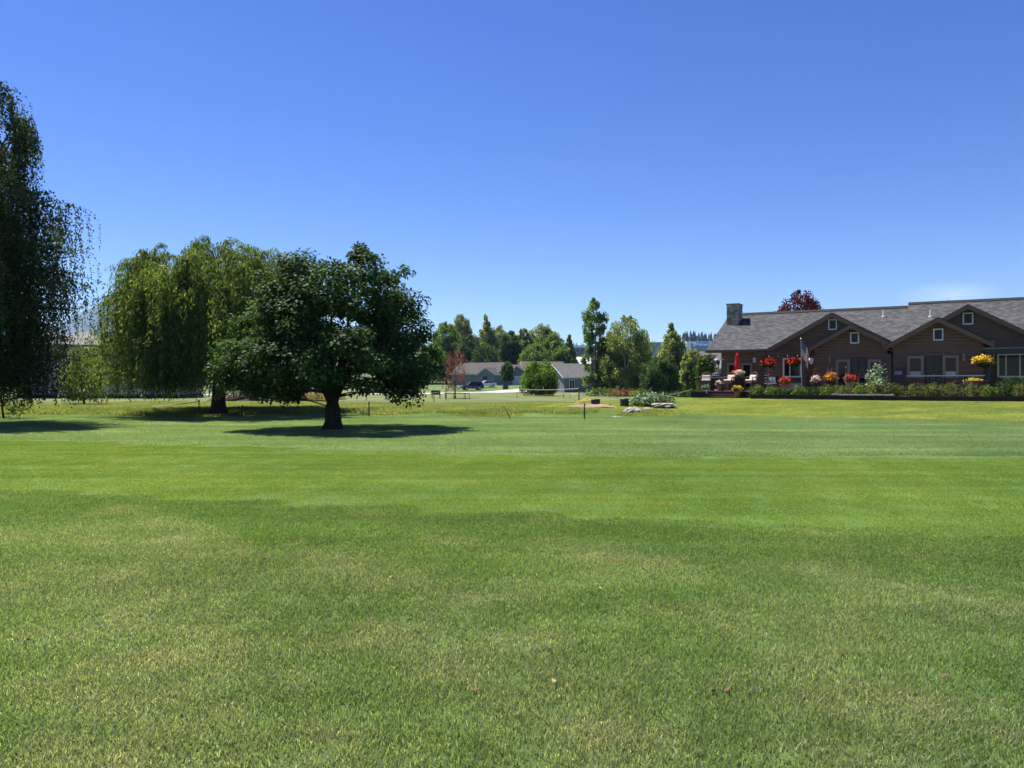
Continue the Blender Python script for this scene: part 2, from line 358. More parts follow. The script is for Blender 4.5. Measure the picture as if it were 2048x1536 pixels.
# ------------------------------------------------------------------ trees
M_bark = surf('dark_bark', (.055, .045, .036), (.025, .020, .017), 9, .95, .8, .1, stretch=(1, 1, .25))
M_bark2 = surf('grey_bark', (.20, .18, .15), (.08, .07, .06), 7, .95, .6, .1, stretch=(1, 1, .4))
M_pale = surf('pale_birch_bark', (.50, .47, .41), (.12, .11, .10), 5, .85, .4, .1, stretch=(1, 1, 2.5))
L_maple = leafm('dark_green_leaves', (0.022, 0.053, 0.018), (0.045, 0.094, 0.025), (0.075, 0.125, 0.037), .28)
L_willow = leafm('willow_leaves', (0.044, 0.084, 0.028), (0.118, 0.178, 0.058), (0.26, 0.31, 0.14), .4, (1.6, 1.5, .6))
L_birch = leafm('birch_leaves', (0.022, 0.045, 0.018), (0.050, 0.081, 0.027), (0.125, 0.106, 0.056), .25)
L_mid = leafm('mid_green_leaves', (0.051, 0.109, 0.026), (0.125, 0.20, 0.06), (0.24, 0.31, 0.12), .45)
L_olive = leafm('olive_green_leaves', (0.08, 0.12, 0.045), (0.19, 0.24, 0.095), (0.36, 0.40, 0.24), .48)
L_grey = leafm('grey_green_leaves', (0.11, 0.14, 0.08), (0.24, 0.27, 0.17), (0.42, 0.44, 0.34), .42)
L_dark = leafm('deep_green_leaves', (0.03, 0.065, 0.028), (0.07, 0.12, 0.05), (.14, .19, .10), .35)
L_red = leafm('brick_red_leaves', (.12, .055, .045), (.22, .105, .08), (.24, .17, .12), .3, (1.5, .9, .6))
L_purple = leafm('purple_red_leaves', (.045, .012, .016), (.095, .022, .028), (.16, .05, .04), .3, (1.6, .7, .6))
L_bright = leafm('bright_green_leaves', (0.069, 0.138, 0.023), (0.115, 0.207, 0.034), (0.184, 0.265, 0.069), .4)

def bez(a, b, c, n):
    return [a * (1 - t) ** 2 + b * 2 * t * (1 - t) + c * t * t for t in [i / n for i in range(n + 1)]]
def prof_at(prof, z):
    P = np.array(prof); return np.interp(z, P[:, 0], P[:, 1]), np.interp(z, P[:, 0], P[:, 2])

def clumps(prof, n, rng, depth=1.0, inner=.45, lump=.16):
    """clump centres inside a left/right outline swept round the trunk"""
    P = np.array(prof); zs = np.linspace(P[0, 0], P[-1, 0], 60); wt = np.array([sum(prof_at(prof, z)) for z in zs]) ** 1.5; wt /= wt.sum()
    out = []; ph = rng.rand(6) * 6.28
    for _ in range(n):
        z = rng.choice(zs, p=wt) + (rng.rand() - .5) * (zs[1] - zs[0]); th = rng.rand() * 6.283
        rl, rr = prof_at(prof, z); rx = rr if math.cos(th) > 0 else rl; ry = (rl + rr) / 2 * depth
        k = 1 + lump * (math.sin(3 * th + z * 1.3 + ph[0]) * .6 + math.sin(5 * th - z * 2.1 + ph[1]) * .5) * .9
        f = (inner + (1 - inner) * rng.rand() ** .55) * min(k, 1.12)
        out.append((f * rx * math.cos(th), f * ry * math.sin(th), z, f))
    return np.array(out)

def clump_leaves(cl, rad, per, rng, up=.5, droop=.35, flat=.7):
    n = len(cl); ct = np.repeat(cl[:, :3], per, 0); rr = np.repeat(rad, per)
    d = unit(rng.randn(n * per, 3)); rho = rng.rand(n * per) ** .45
    P = ct + d * (rho * rr)[:, None] * np.array([1, 1, flat])
    axis_ = unit(np.stack([ct[:, 0], ct[:, 1], np.full(len(ct), .3)], 1))
    N = unit(d * .5 + axis_ * .4 + np.array([0, 0, up]) + rng.randn(n * per, 3) * .45)
    D = unit(np.cross(N, rng.randn(n * per, 3)) + d * .4 + np.array([0, 0, -droop]))
    return P, D, N

def tree(name, label, base, prof, trunk_r, bark, leaf, n=120, per=90, rad=(.45, .75), L=.14, W=.09, seed=1, limbs=6, fork=.22,
         depth=1.0, inner=.45, group=None, vase=False, spire=False, leaders=1, lean=(0, 0), up=.5, droop=.35, cat='tree', lump=.16, flat=.7, twigs=True, twig_bark=None, trunk_top=.86):
    rng = np.random.RandomState(seed); t = thing(name, label, cat, base, 0, group)
    ztop = prof[-1][0]; cl = clumps(prof, n, rng, depth, inner, lump)
    zf = ztop * fork; mb = MB(); nodes = []
    if vase:                       # open fork: no foliage low down by the stem
        cl = cl[~((np.abs(cl[:, 0]) < 1.2 + .4 * rng.rand(len(cl))) & (cl[:, 2] < 1.62))]
    elif spire:                    # foliage up the leader to its tip
        ax_ = np.linspace(.78, .96, 6) * ztop; cl = np.concatenate([cl, np.stack([lean[0] + rng.randn(6) * .018 * ztop, lean[1] + rng.randn(6) * .018 * ztop, ax_, np.full(6, .5)], 1)])
    for k in range(leaders):
        a = 6.283 * k / max(leaders, 1) + rng.rand(); sp = 0 if leaders == 1 else .10 * ztop
        top = Vector((lean[0] + math.cos(a) * sp, lean[1] + math.sin(a) * sp, ztop * trunk_top))
        b0 = Vector((math.cos(a), math.sin(a), 0)) * (trunk_r * 1.1 if leaders > 1 else 0)
        pl = bez(b0 + Vector((0, 0, -.1)), b0 + Vector((rng.randn() * .15, rng.randn() * .15, ztop * .5)), top, 12)
        rd = [trunk_r * (1 - .93 * i / 12) for i in range(13)]; rd[0] *= 1.55; rd[1] *= 1.08
        if vase: pl = pl[:4]; rd = [trunk_r * 1.6, trunk_r * 1.1, trunk_r * .95, trunk_r * .5]; pl = [Vector((0, 0, -.1)), Vector((.02, 0, .3)), Vector((.0, 0, zf * .9)), Vector((0, 0, zf * 1.5))]
        mb.tube(pl, rd, 9); nodes += [(p, r) for p, r in zip(pl, rd) if p.z > zf * .8]
    for k in range(limbs):
        a = 6.283 * (k + rng.rand() * .6) / limbs; zt = zf + (ztop - zf) * ((.42 + .4 * rng.rand()) if vase else (.25 + .5 * rng.rand()))
        rl, rr = prof_at(prof, zt); r = (rr if math.cos(a) > 0 else rl) * (.62 + .2 * rng.rand())
        s = Vector((0, 0, zf * (.85 + .3 * rng.rand()))); e = Vector((math.cos(a) * r, math.sin(a) * r * depth, zt))
        m_ = Vector((e.x * (.45 if vase else .35), e.y * (.45 if vase else .35), (s.z + e.z) * .5 + (.0 if vase else .1) * (e.z - s.z)))
        pl = bez(s, m_, e, 9); r0 = trunk_r * (.42 + .15 * rng.rand()); rd = [r0 * (1 - .88 * i / 9) for i in range(10)]
        mb.tube(pl, rd, 7); nodes += list(zip(pl, rd))[1:]
    if twigs:
        for c in cl:
            p = Vector(c[:3]); best = min(nodes, key=lambda q: (q[0] - p).length + max(0, q[0].z - p.z) * 1.5)
            s = best[0]; m_ = (s + p) / 2 + Vector((rng.randn() * .12, rng.randn() * .12, .12 * (p - s).length))
            r0 = max(.008, min(best[1] * .6, .012 + .012 * (p - s).length)); mb.tube(bez(s, m_, p, 4), [r0, r0 * .8, r0 * .6, r0 * .45, .004], 4, False)
    mb.build('trunk', bark, t, True)
    mr = max(max(p[1], p[2]) for p in prof); rads = rng.uniform(rad[0], rad[1], len(cl)) * np.array([min(1, max(.4, sum(prof_at(prof, c[2])) / mr)) for c in cl]); P, D, N = clump_leaves(cl, rads, per, rng, up, droop, flat)
    ok = P[:, 2] > .05; P, D, N = P[ok], D[ok], N[ok]
    sz = .7 + .6 * rng.rand(len(P))
    link('crown', leaf_mesh('crown', P, D, N, L * sz, W * sz), t, leaf); return t

# the broad shade tree: outline in metres left and right of its trunk
mb_base = gp(665, 27.7)
maple_prof = [(1.15, 2.3, 2.9), (1.5, 3.1, 3.5), (2.1, 3.6, 3.8), (2.8, 3.75, 3.65), (3.7, 3.2, 3.2), (4.6, 2.7, 2.85), (5.4, 2.35, 2.6), (5.9, 1.95, 2.3), (6.15, .5, 1.4), (6.55, .0, 1.0), (6.75, -.3, .85)]
tree('shade_tree', 'broad dark green shade tree with a round crown and forked dark trunk', mb_base, maple_prof, .27, M_bark, L_maple,
     n=430, per=150, rad=(.38, .66), L=.135, W=.085, seed=11, limbs=11, fork=.125, vase=True, inner=.35, up=.7, droop=.3, lump=.14, flat=.55, trunk_top=.8)

# weeping crowns: arching boughs that carry hanging strands
def weeping(name, label, base, prof, trunk_r, bark, leaf, boughs, per_bough, strand, L, W, seed, step, zmin, top_bias=.5, limbs=9, fork=.22, trunk_h=.85, arch=.6, sway=.18, leaders=1, cx=0.0, trunk_lean=0.0, inner=.25):
    rng = np.random.RandomState(seed); t = thing(name, label, 'tree', base)
    ztop = prof[-1][0]; P0 = np.array(prof); mb = MB(); nodes = []
    pl = bez(Vector((0, 0, -.15)), Vector((trunk_lean * .3, 0, ztop * .35)), Vector((trunk_lean, 0, ztop * trunk_h)), 14)
    rd = [trunk_r * (1 - .92 * i / 14) for i in range(15)]; rd[0] *= 1.5; rd[1] *= 1.1
    mb.tube(pl, rd, 10); nodes += [(p, r) for p, r in zip(pl, rd) if p.z > ztop * fork * .9]
    for k in range(limbs):
        a = 6.283 * (k + rng.rand() * .5) / limbs; zt = ztop * (.5 + .4 * rng.rand()); rl, rr = prof_at(prof, zt)
        r = (rr if math.cos(a) > 0 else rl) * .68; s = Vector((0, 0, ztop * fork * (.8 + .4 * rng.rand()))); e = Vector((cx + math.cos(a) * r, math.sin(a) * r, zt))
        q = bez(s, Vector((e.x * .3, e.y * .3, zt * .85)), e, 9); r0 = trunk_r * .42; rr_ = [r0 * (1 - .85 * i / 9) for i in range(10)]
        mb.tube(q, rr_, 7); nodes += list(zip(q, rr_))[2:]
    C = []; D = []
    zs = np.linspace(P0[0, 0], P0[-1, 0], 50); wt = np.array([max(sum(prof_at(prof, z)), .05) for z in zs]) ** 1.1 * (top_bias + (1 - top_bias) * (zs - zs[0]) / (zs[-1] - zs[0])); wt /= wt.sum()
    for _ in range(boughs):
        z = rng.choice(zs, p=wt) + (rng.rand() - .5) * .2; th = rng.rand() * 6.283; rl, rr = prof_at(prof, z)
        rx = rr if math.cos(th) > 0 else rl; ry = (rl + rr) / 2; f = (inner + (1 - inner) * rng.rand() ** .5) * (1 + .13 * math.sin(4 * th + 2.3 * z) + .09 * math.sin(7 * th - 3.7 * z))
        e = Vector((cx + f * rx * math.cos(th), f * ry * math.sin(th), z))
        near = min(nodes, key=lambda q: (q[0] - e).length + max(0, q[0].z - e.z) * 2)
        s = near[0]; top = (s + e) / 2 + Vector((0, 0, arch * (.5 + rng.rand()) * min(1.5, (e - s).length * .5)))
        top.z = min(top.z, ztop + .3)
        q = bez(s, top, e, 8); r0 = min(near[1] * .7, .045); mb.tube(q, [max(r0 * (1 - .85 * i / 8), .004) for i in range(9)], 4, False)
        out = Vector((math.cos(th), math.sin(th), 0))
        for j in range(per_bough):
            u = .35 + .65 * rng.rand() ** .8; i = min(int(u * 8), 7); p = q[i].lerp(q[i + 1], u * 8 - i)
            ln = rng.uniform(*strand) * (.5 + .5 * u); ln = min(ln, max(.25, p.z - zmin * (.6 + .8 * rng.rand()))); m = max(3, int(ln / step))
            side = Vector((rng.randn(), rng.randn(), 0)) * .35 + out * (.4 + .4 * rng.rand()); side *= min(.6, ln * .3)
            tt = np.linspace(0, 1, m); bx = 1 - (1 - np.minimum(tt * 2.2, 1)) ** 2
            x = p.x + side.x * bx + np.sin(tt * 3 + rng.rand() * 6) * sway * .3 * tt; y = p.y + side.y * bx + rng.randn() * sway * .4 * tt
            zz = p.z + .18 * ln * np.clip(tt * 5, 0, 1) * np.clip(1 - tt * 3, 0, 1) - ln * np.clip(tt - .06, 0, 1)
            C.append(np.stack([x, y, zz], 1)); dd = rng.randn(m, 3) * .5; dd[:, 2] -= 1.0; D.append(dd)
    C = np.concatenate(C); D = np.concatenate(D); C += rng.randn(*C.shape) * .03; N = rng.randn(len(C), 3); N[:, 2] += .5; N += 0
    sz = .65 + .7 * rng.rand(len(C)); print(name, len(C), 'leaves')
    mb.build('trunk', bark, t, True); link('crown', leaf_mesh('crown', C, D, N, L * sz, W * sz), t, leaf); return t

wl_base = ground_at(437, 829)
willow_prof = [(1.9, 6.6, 5.5), (3.2, 6.0, 5.6), (4.4, 5.4, 5.6), (5.6, 5.1, 5.4), (6.6, 4.8, 5.0), (7.4, 4.4, 4.2), (8.0, 3.4, 3.0), (8.5, 1.6, 1.6), (9.0, .4, .9)]
weeping('weeping_willow', 'tall weeping willow with long trailing yellow green strands', wl_base, willow_prof, .38, M_bark, L_willow,
        500, 19, (1.3, 4.1), .19, .046, 21, .09, 1.15, top_bias=.35, arch=.95, cx=-.15, inner=.3)
bi_base = gp(-70, 31.0)
birch_prof = [(1.6, 4.2, 3.8), (2.6, 4.6, 4.1), (4.0, 4.6, 4.45), (5.6, 4.4, 4.75), (7.2, 3.8, 4.65), (8.6, 3.2, 4.0), (9.4, 2.6, 3.0), (10.0, 2.2, 2.2), (11.0, 2.2, 2.4), (12.2, 1.9, 2.4), (13.2, 1.3, 2.2), (13.7, .6, 1.6)]
weeping('weeping_birch', 'very tall dark weeping birch with drooping twigs and ragged edge', bi_base, birch_prof, .34, M_bark2, L_birch,
        640, 17, (.5, 2.1), .105, .065, 33, .07, .9, top_bias=.75, arch=.35, limbs=14, fork=.12, trunk_h=.95, trunk_lean=.5, inner=.2)
tree('leafy_shrub', 'sunlit leafy shrub at the foot of the tall weeping birch', gp(8, 36), [(.2, .9, .8), (1.0, 1.2, 1.0), (2.0, .9, .9), (2.8, .3, .3)], .05, M_bark, L_mid, n=26, per=60, rad=(.3, .5), L=.13, W=.08, seed=3, limbs=4, cat='shrub')
tree('leafy_sapling', 'loose green sapling standing between the weeping birch and the willow', gp(168, 50), [(.4, .8, .9), (1.4, 1.3, 1.3), (2.6, 1.1, 1.1), (3.6, .5, .5), (4.0, .1, .1)], .06, M_bark, L_olive, n=90, per=60, rad=(.35, .55), L=.17, W=.08, seed=4, limbs=5, cat='tree')

# trees between the field and the far houses
def far_tree(px, py_top, py_base, wpx, Y, label, leaf, seed, shape='oval', bark=M_bark2, n=None, name='broadleaf_tree', group=None, per=70, L=None, base_z=None, low=.12, **kw):
    b = gp(px, Y); s = Y / F; H = EYE + (768 - py_top) * s - b.z; r = wpx * s / 2
    shapes = {'oval': [(low, .6), (.25, .9), (.45, 1), (.65, .95), (.82, .78), (.93, .5), (1, .2)],
              'cone': [(low, .8), (.2, 1), (.4, .86), (.6, .62), (.8, .34), (.94, .12), (1, .03)],
              'column': [(low, .8), (.2, 1), (.35, .9), (.5, .72), (.62, .85), (.78, .95), (.9, .6), (1, .2)],
              'round': [(low, .75), (.25, .95), (.5, 1), (.75, .85), (.92, .5), (1, .2)]}
    prof = [(z * H, k * r, k * r) for z, k in shapes[shape]]
    cr = max(.24, min(1.15, r * .20)); lf = L or max(.16, 3.2 * s)
    n = n or int(max(28, min(230, 2.6 * H * r * 2 / (cr * cr * 2.2))))
    return tree(name, label, b, prof, max(.05, H * .016), bark, leaf, n=n, per=per, rad=(cr * .7, cr * 1.15), L=lf, W=lf * .62, seed=seed, limbs=5, fork=.18, inner=.3, group=group, lump=.32, spire=(shape == 'cone'), **{**dict(flat=1.5, droop=-.7, up=.25), **kw})
far_tree(910, 690, 797, 52, 86, 'small tree with sparse brick red and brown leaves', L_red, 41, 'oval', per=24, n=75, L=.15, low=.16)
far_tree(1076, 728, 793, 78, 103, 'rounded bright green willow bush on the meadow', L_bright, 42, 'round', name='round_bush', cat='bush', L=.26, low=.04, per=110)
far_tree(1015, 726, 771, 21, 182, 'slim young tree on the lawn before the grey houses', L_dark, 43, 'oval', low=.25)
far_tree(1189, 597, 790, 52, 112, 'tall narrow poplar with upright boughs', L_mid, 44, 'column', L=.30, per=60, n=125, low=.05, leaders=3)
far_tree(1225, 668, 787, 70, 113, 'leafy aspen close beside the tall poplar', L_mid, 45, 'oval', M_pale, L=.27, low=.06, leaders=2)
far_tree(1254, 638, 788, 98, 109, 'wide aspen with pale stems and feathery top', L_olive, 46, 'oval', M_pale, L=.27, low=.10, leaders=3, per=90)
far_tree(1284, 690, 787, 50, 116, 'lower aspen behind the wooden stake sign', L_mid, 461, 'oval', M_pale, L=.27, low=.05)
far_tree(1344, 645, 786, 82, 96, 'pointed olive aspen with drooping pale branches', L_olive, 47, 'cone', M_pale, L=.24, low=.14, per=80)
far_tree(1318, 716, 788, 72, 92, 'low dark green crab apple under the pointed aspen', L_dark, 48, 'round', L=.22, low=.15, per=100)
far_tree(1384, 700, 786, 40, 84, 'slender grey green aspen next to the vine arbour', L_olive, 49, 'oval', M_pale, L=.2, low=.2)
for i, (px, yt, wd, Y, lf, sh, lab) in enumerate([
        (893, 648, 56, 235, L_bright, 'oval', 'fresh green cottonwood rising behind the broad shade tree'),
        (922, 630, 50, 262, L_grey, 'oval', 'silvery green cottonwood, tallest of the line behind the houses'),
        (940, 672, 46, 225, L_dark, 'oval', 'dark green tree low among the silvery cottonwoods'),
        (974, 627, 56, 268, L_olive, 'cone', 'tall olive cottonwood with a pointed top behind the grey house'),
        (1000, 655, 52, 280, L_grey, 'oval', 'thin silvery cottonwood with sky showing through its crown'),
        (966, 690, 60, 222, L_dark, 'round', 'deep green bushy tree directly over the grey house roof'),
        (1020, 664, 44, 240, L_dark, 'oval', 'dark leaning cottonwood over the brown roofed house'),
        (1046, 660, 40, 255, L_olive, 'oval', 'middling olive cottonwood between the two rows of roofs'),
        (1068, 690, 56, 226, L_mid, 'round', 'bushy green tree right behind the brown gabled roof'),
        (1085, 650, 56, 262, L_olive, 'oval', 'wide cottonwood with a flat silvery top'),
        (1108, 666, 42, 250, L_mid, 'oval', 'green cottonwood at the end of the tree line'),
        (1138, 668, 34, 245, L_olive, 'cone', 'pointed yellow green cottonwood near the white roofs'),
        (1122, 694, 36, 228, L_mid, 'round', 'low green tree beside the pointed yellow green cottonwood'),
        (865, 690, 60, 228, L_mid, 'round', 'mid green tree half hidden by the broad shade tree')]):
    far_tree(px, yt, 768, wd * 1.12, Y, lab, lf, 60 + i, sh, group='trees behind the far houses', per=80)
far_tree(1602, 584, 700, 104, 78, 'purple leaved maple rising behind the brown house roof', L_purple, 90, 'round', L=.22, low=.3, per=80, n=230)

def conifer(name, label, base, H, r, leaf, seed, group=None, low=.08, ls=1.0):
    rng = np.random.RandomState(seed); t = thing(name, label, 'tree', base, rng.rand() * 6, group)
    MB().tube([(0, 0, -.1), (0, 0, H * .5), (0, 0, H)], [H * .016, H * .010, .01], 7).build('trunk', M_bark, t)
    C = []; D = []; N = []; nl = int(26)
    for k in range(nl):
        z = H * (low + (1 - low) * (k / nl)); rr = r * (1 - (z / H)) ** .85 + .12
        for a in rng.rand(7) * 6.283:
            m = 9; tt = np.linspace(.1, 1, m); q = rr * (.75 + .4 * rng.rand())
            x = np.cos(a) * q * tt; y = np.sin(a) * q * tt; zz = z - q * .32 * tt + q * .18 * tt ** 3
            for sd in (-1, 1, 0):
                C.append(np.stack([x, y, zz], 1)); dd = np.stack([np.cos(a + sd * .8) * np.ones(m), np.sin(a + sd * .8) * np.ones(m), np.full(m, -.25)], 1) + rng.randn(m, 3) * .15
                D.append(dd); N.append(np.tile([0, 0, 1.0], (m, 1)) + rng.randn(m, 3) * .3)
    C = np.concatenate(C); D = np.concatenate(D); N = np.concatenate(N)
    link('crown', leaf_mesh('crown', C, D, N, .32 * ls * H / 9, .07 * ls * H / 9), t, leaf); return t
L_fir = leafm('fir_needles', (.018, .035, .018), (.035, .060, .030), None, .1)
for px, yt, Y, lab in ((1886, 599, 96, 'thin spire of a conifer above the brown house roof'), (1896, 595, 94, 'taller conifer spire beside another above the brown house roof'), (1970, 598, 110, 'dark conifer tip peeping over the right end of the long roof')):
    b = gp(px, Y); conifer('conifer', lab, b, EYE + (768 - yt) * Y / F - b.z, 2.2, L_fir, px, 'conifers behind the brown house')

# wooded ridge far away: reads as one mass
def ridge_wood(name, label, spots, seed):
    rng = np.random.RandomState(seed); mb = MB()
    for x, y, h in spots:
        z = float(gz(x, y)); n = 7
        for k in range(5):
            r0 = h * .23 * (1 - k / 5.4) * (.8 + .4 * rng.rand()); zb = z + h * (.08 + k * .18); a0 = rng.rand() * 6
            vs = [(x + r0 * math.cos(a0 + 6.283 * i / n) * (.75 + .5 * rng.rand()), y + r0 * math.sin(a0 + 6.283 * i / n), zb - h * .03 * rng.rand()) for i in range(n)] + [(x, y, zb + h * .27)]
            mb.add(vs, [(i, (i + 1) % n, n) for i in range(n)])
    o = mb.build(name, M_firfar); tag(o, label, 'forest', None, 'stuff')
M_firfar = surf('far_conifers', (.030, .050, .030), (.018, .030, .020), .05, .95, 0)
rr = np.random.RandomState(5); sp = []
for i in range(170):
    px = 1365 + 90 * rr.rand(); Y = 1420 + 130 * rr.rand(); x = (px - 1024) / F * Y
    sp.append((x, Y, (19 + 13 * rr.rand()) * (1 - .0 * abs(px - 1405) / 40)))
ridge_wood('conifer_wood', 'distant dark conifer wood above the far store', sp, 1)
sp = []
for i in range(420):
    px = -200 + 1500 * rr.rand(); Y = 1400 + 260 * rr.rand(); sp.append(((px - 1024) / F * Y, Y, 10 + 9 * rr.rand()))
ridge_wood('ridge_wood', 'thin line of far conifers along the low ridge', sp, 2)
# ------------------------------------------------------------------ the brown house
M_log = surf('brown_log_siding', (.155, .110, .078), (.112, .080, .058), 3.0, .75, .4, .2, stretch=(.5, 4, 4))
M_trim = surf('brown_trim', (.18, .120, .084), (.14, .094, .068), 5, .7, .2, .2)
M_trimlt = surf('taupe_trim', (.27, .22, .18), (.21, .17, .14), 6, .7, .2, .2)
M_white = surf('white_frame', (.72, .72, .70), (.62, .62, .60), 8, .5, 0, .4)
M_metal = surf('grey_metal', (.45, .45, .45), (.36, .36, .36), 10, .4, .1, .5, .6)
M_gut = surf('brown_gutter', (.10, .075, .06), (.075, .058, .046), 5, .5, 0, .4)
M_red_in = surf('deep_red_wall', (.09, .025, .020), (.06, .018, .016), 5, .8, .2)
def glass_mat(name, c, rough=.04, spec=.6):
    m, n, l, b = nm(name); b.inputs['Base Color'].default_value = (*c, 1); b.inputs['Roughness'].default_value = rough
    b.inputs['Specular IOR Level'].default_value = spec
    tc = n.new('ShaderNodeTexCoord').outputs['Object']; bump(n, l, noise(n, l, tc, 1.3, 2), b, .05, .05); return m
M_glass = glass_mat('dark_window_glass', (.010, .012, .013), .04, .22)
def shingle_mat(name, c1, c2, c3):
    m, n, l, b = nm(name); uvn = n.new('ShaderNodeTexCoord').outputs['Object']
    mp = n.new('ShaderNodeMapping'); l.new(uvn, mp.inputs[0])
    br = n.new('ShaderNodeTexBrick'); br.offset = .5; br.inputs['Scale'].default_value = 1; br.inputs['Mortar Size'].default_value = .008
    br.inputs['Brick Width'].default_value = .30; br.inputs['Row Height'].default_value = .14
    br.inputs['Color1'].default_value = (0, 0, 0, 1); br.inputs['Color2'].default_value = (1, 1, 1, 1); br.inputs['Mortar'].default_value = (.2, .2, .2, 1)
    l.new(mp.outputs[0], br.inputs[0]); f = noise(n, l, uvn, 6.0, 6, .75)
    c = ramp(n, l, br.outputs['Color'], [(0, c1), (.5, c2), (1, c3)])
    c = mixc(n, l, c, ramp(n, l, f, [(.3, (.72,) * 3), (.7, (1.2,) * 3)]), 1.0, 'MULTIPLY')
    l.new(c, b.inputs['Base Color']); b.inputs['Roughness'].default_value = .9; b.inputs['Specular IOR Level'].default_value = .2
    bump(n, l, noise(n, l, uvn, 30, 3), b, .4, .01); return m
M_shingle = shingle_mat('grey_asphalt_shingles', (.046, .047, .051), (.080, .081, .085), (.130, .131, .135))
M_ridge_shadow = surf('ridge_shadow_tone', (.02, .02, .022), (.013, .013, .014), 3, .9, .3)  # near-black cap colour paints in the shadow line along the ridge
HR = -math.radians(30)
house = thing('brown_house', 'long brown log sided house with grey shingle roof and four gables', 'house', hw(0, 0, 0), HR)
EAVE = HL(1412, 701, 0)[1]; RV = 6.38; RIDGE = 6.95; SL = (RIDGE - EAVE) / RV; DECK = 1.15

def courses(mb, a, b, c, d, step=.16, lift=.022):
    """shingle courses from eave edge a-b up to ridge edge d-c, each lapping the next"""
    a, b, c, d = (Vector(q) for q in (a, b, c, d)); L = (d - a).length; n = max(2, int(L / step))
    nrm = (b - a).cross(d - a).normalized()
    if nrm.z < 0: nrm = -nrm
    for i in range(n):
        t0, t1 = i / n, (i + 1) / n; p0, p1, p2, p3 = a.lerp(d, t0), b.lerp(c, t0), b.lerp(c, t1), a.lerp(d, t1)
        u0, u1 = p0 + nrm * lift, p1 + nrm * lift
        mb.add([p0, p1, u1, u0, p2, p3], [(0, 1, 2, 3), (3, 2, 4, 5)])
    return mb
def slope_sheet(name, parent, a, b, c, d, m, under=M_trim, t=.16):
    """one roof slope: lapped courses over a thick deck, in its own frame so shingles follow the slope"""
    a, b, c, d = (Vector(q) for q in (a, b, c, d)); ex = (b - a).normalized(); ey = (d - a) - ex * (d - a).dot(ex); ey.normalize(); ez = ex.cross(ey)
    Mx = Matrix((ex, ey, ez)).transposed().to_4x4(); Mx.translation = a; I = Mx.inverted()
    q = [I @ p for p in (a, b, c, d)]; mb = courses(MB(), *q); o = mb.build(name, m, parent); o.matrix_local = Mx
    s = Vector((0, 0, t)); e = MB().add([p - Vector((0, 0, .01)) for p in q] + [p - s for p in q], [(0, 1, 2, 3), (7, 6, 5, 4), (1, 0, 4, 5), (2, 1, 5, 6), (3, 2, 6, 7), (0, 3, 7, 4)])
    e.build('roof_deck', under, o); return o

UL, US, UR = 0.0, 12.4, 27.0
for (u0, u1, up) in ((UL, US, 0), (US + .002, UR, .22)):
    e0, e1 = (-.0, EAVE + up), (RV, RIDGE + up)
    slope_sheet('roof', house, (u0, e0[0], e0[1]), (u1, e0[0], e0[1]), (u1, e1[0], e1[1]), (u0, e1[0], e1[1]), M_shingle)
    slope_sheet('roof', house, (u1, 2 * RV, e0[1]), (u0, 2 * RV, e0[1]), (u0, RV, e1[1]), (u1, RV, e1[1]), M_shingle)
    MB().prism([(-.22, -.06), (-.06, .10), (.06, .10), (.22, -.06), (0, -.02)], u0, u1).build('ridge_cap', M_ridge_shadow, house).matrix_local = Matrix.Translation((0, RV, RIDGE + up + .015)) @ Matrix.Rotation(-math.pi / 2, 4, 'Z')
# body under the main roof
def lap_wall(lo, hi, left, right, v, m=M_log, name='wall', parent=house, step=.19):
    """log siding courses on a wall facing the front; left and right give the ends at a height"""
    mb = MB(); n = max(1, int(round((hi - lo) / step)))
    for i in range(n):
        w0, w1 = lo + (hi - lo) * i / n, lo + (hi - lo) * (i + 1) / n; wm = (w0 + w1) / 2
        a0, a1, am, b0, b1, bm = left(w0), left(w1), left(wm), right(w0), right(w1), right(wm)
        if b1 - a1 < .01 and b0 - a0 < .01: continue
        mb.add([(a0, v, w0), (b0, v, w0), (bm, v - .035, wm), (am, v - .035, wm), (b1, v - .002, w1), (a1, v - .002, w1)], [(0, 1, 2, 3), (3, 2, 4, 5)])
    return mb.build(name, m, parent)
K = lambda q: (lambda w: q)
MB().prism([(UL + .9, .3), (UR, .3), (UR, EAVE - .1), (UL + .9, EAVE - .1)], .7, 2 * RV - .7).build('house_body', M_log, house)
MB().add([(UL + .45, .7, EAVE - .1), (UL + .45, 2 * RV - .7, EAVE - .1), (UL + .45, RV, RIDGE - .45)], [(0, 2, 1)]).build('end_gable', M_log, house)
lap_wall(DECK - .5, EAVE - .12, K(UL + .9), K(12), .70)
MB().bx(UL + .02, 12, -.06, .68, EAVE - .17, EAVE - .135).build('soffit', M_trim, house)
MB().bx(UL - .02, 5.2, -.13, -.01, EAVE - .13, EAVE - .005).build('gutter', M_gut, house)
MB().tube([(.25, -.06, EAVE - .13), (.3, .1, EAVE - .3), (.62, .55, EAVE - .62), (.72, .62, EAVE - .8), (.72, .62, 1.0)], .04, 8).build('downspout', M_gut, house)

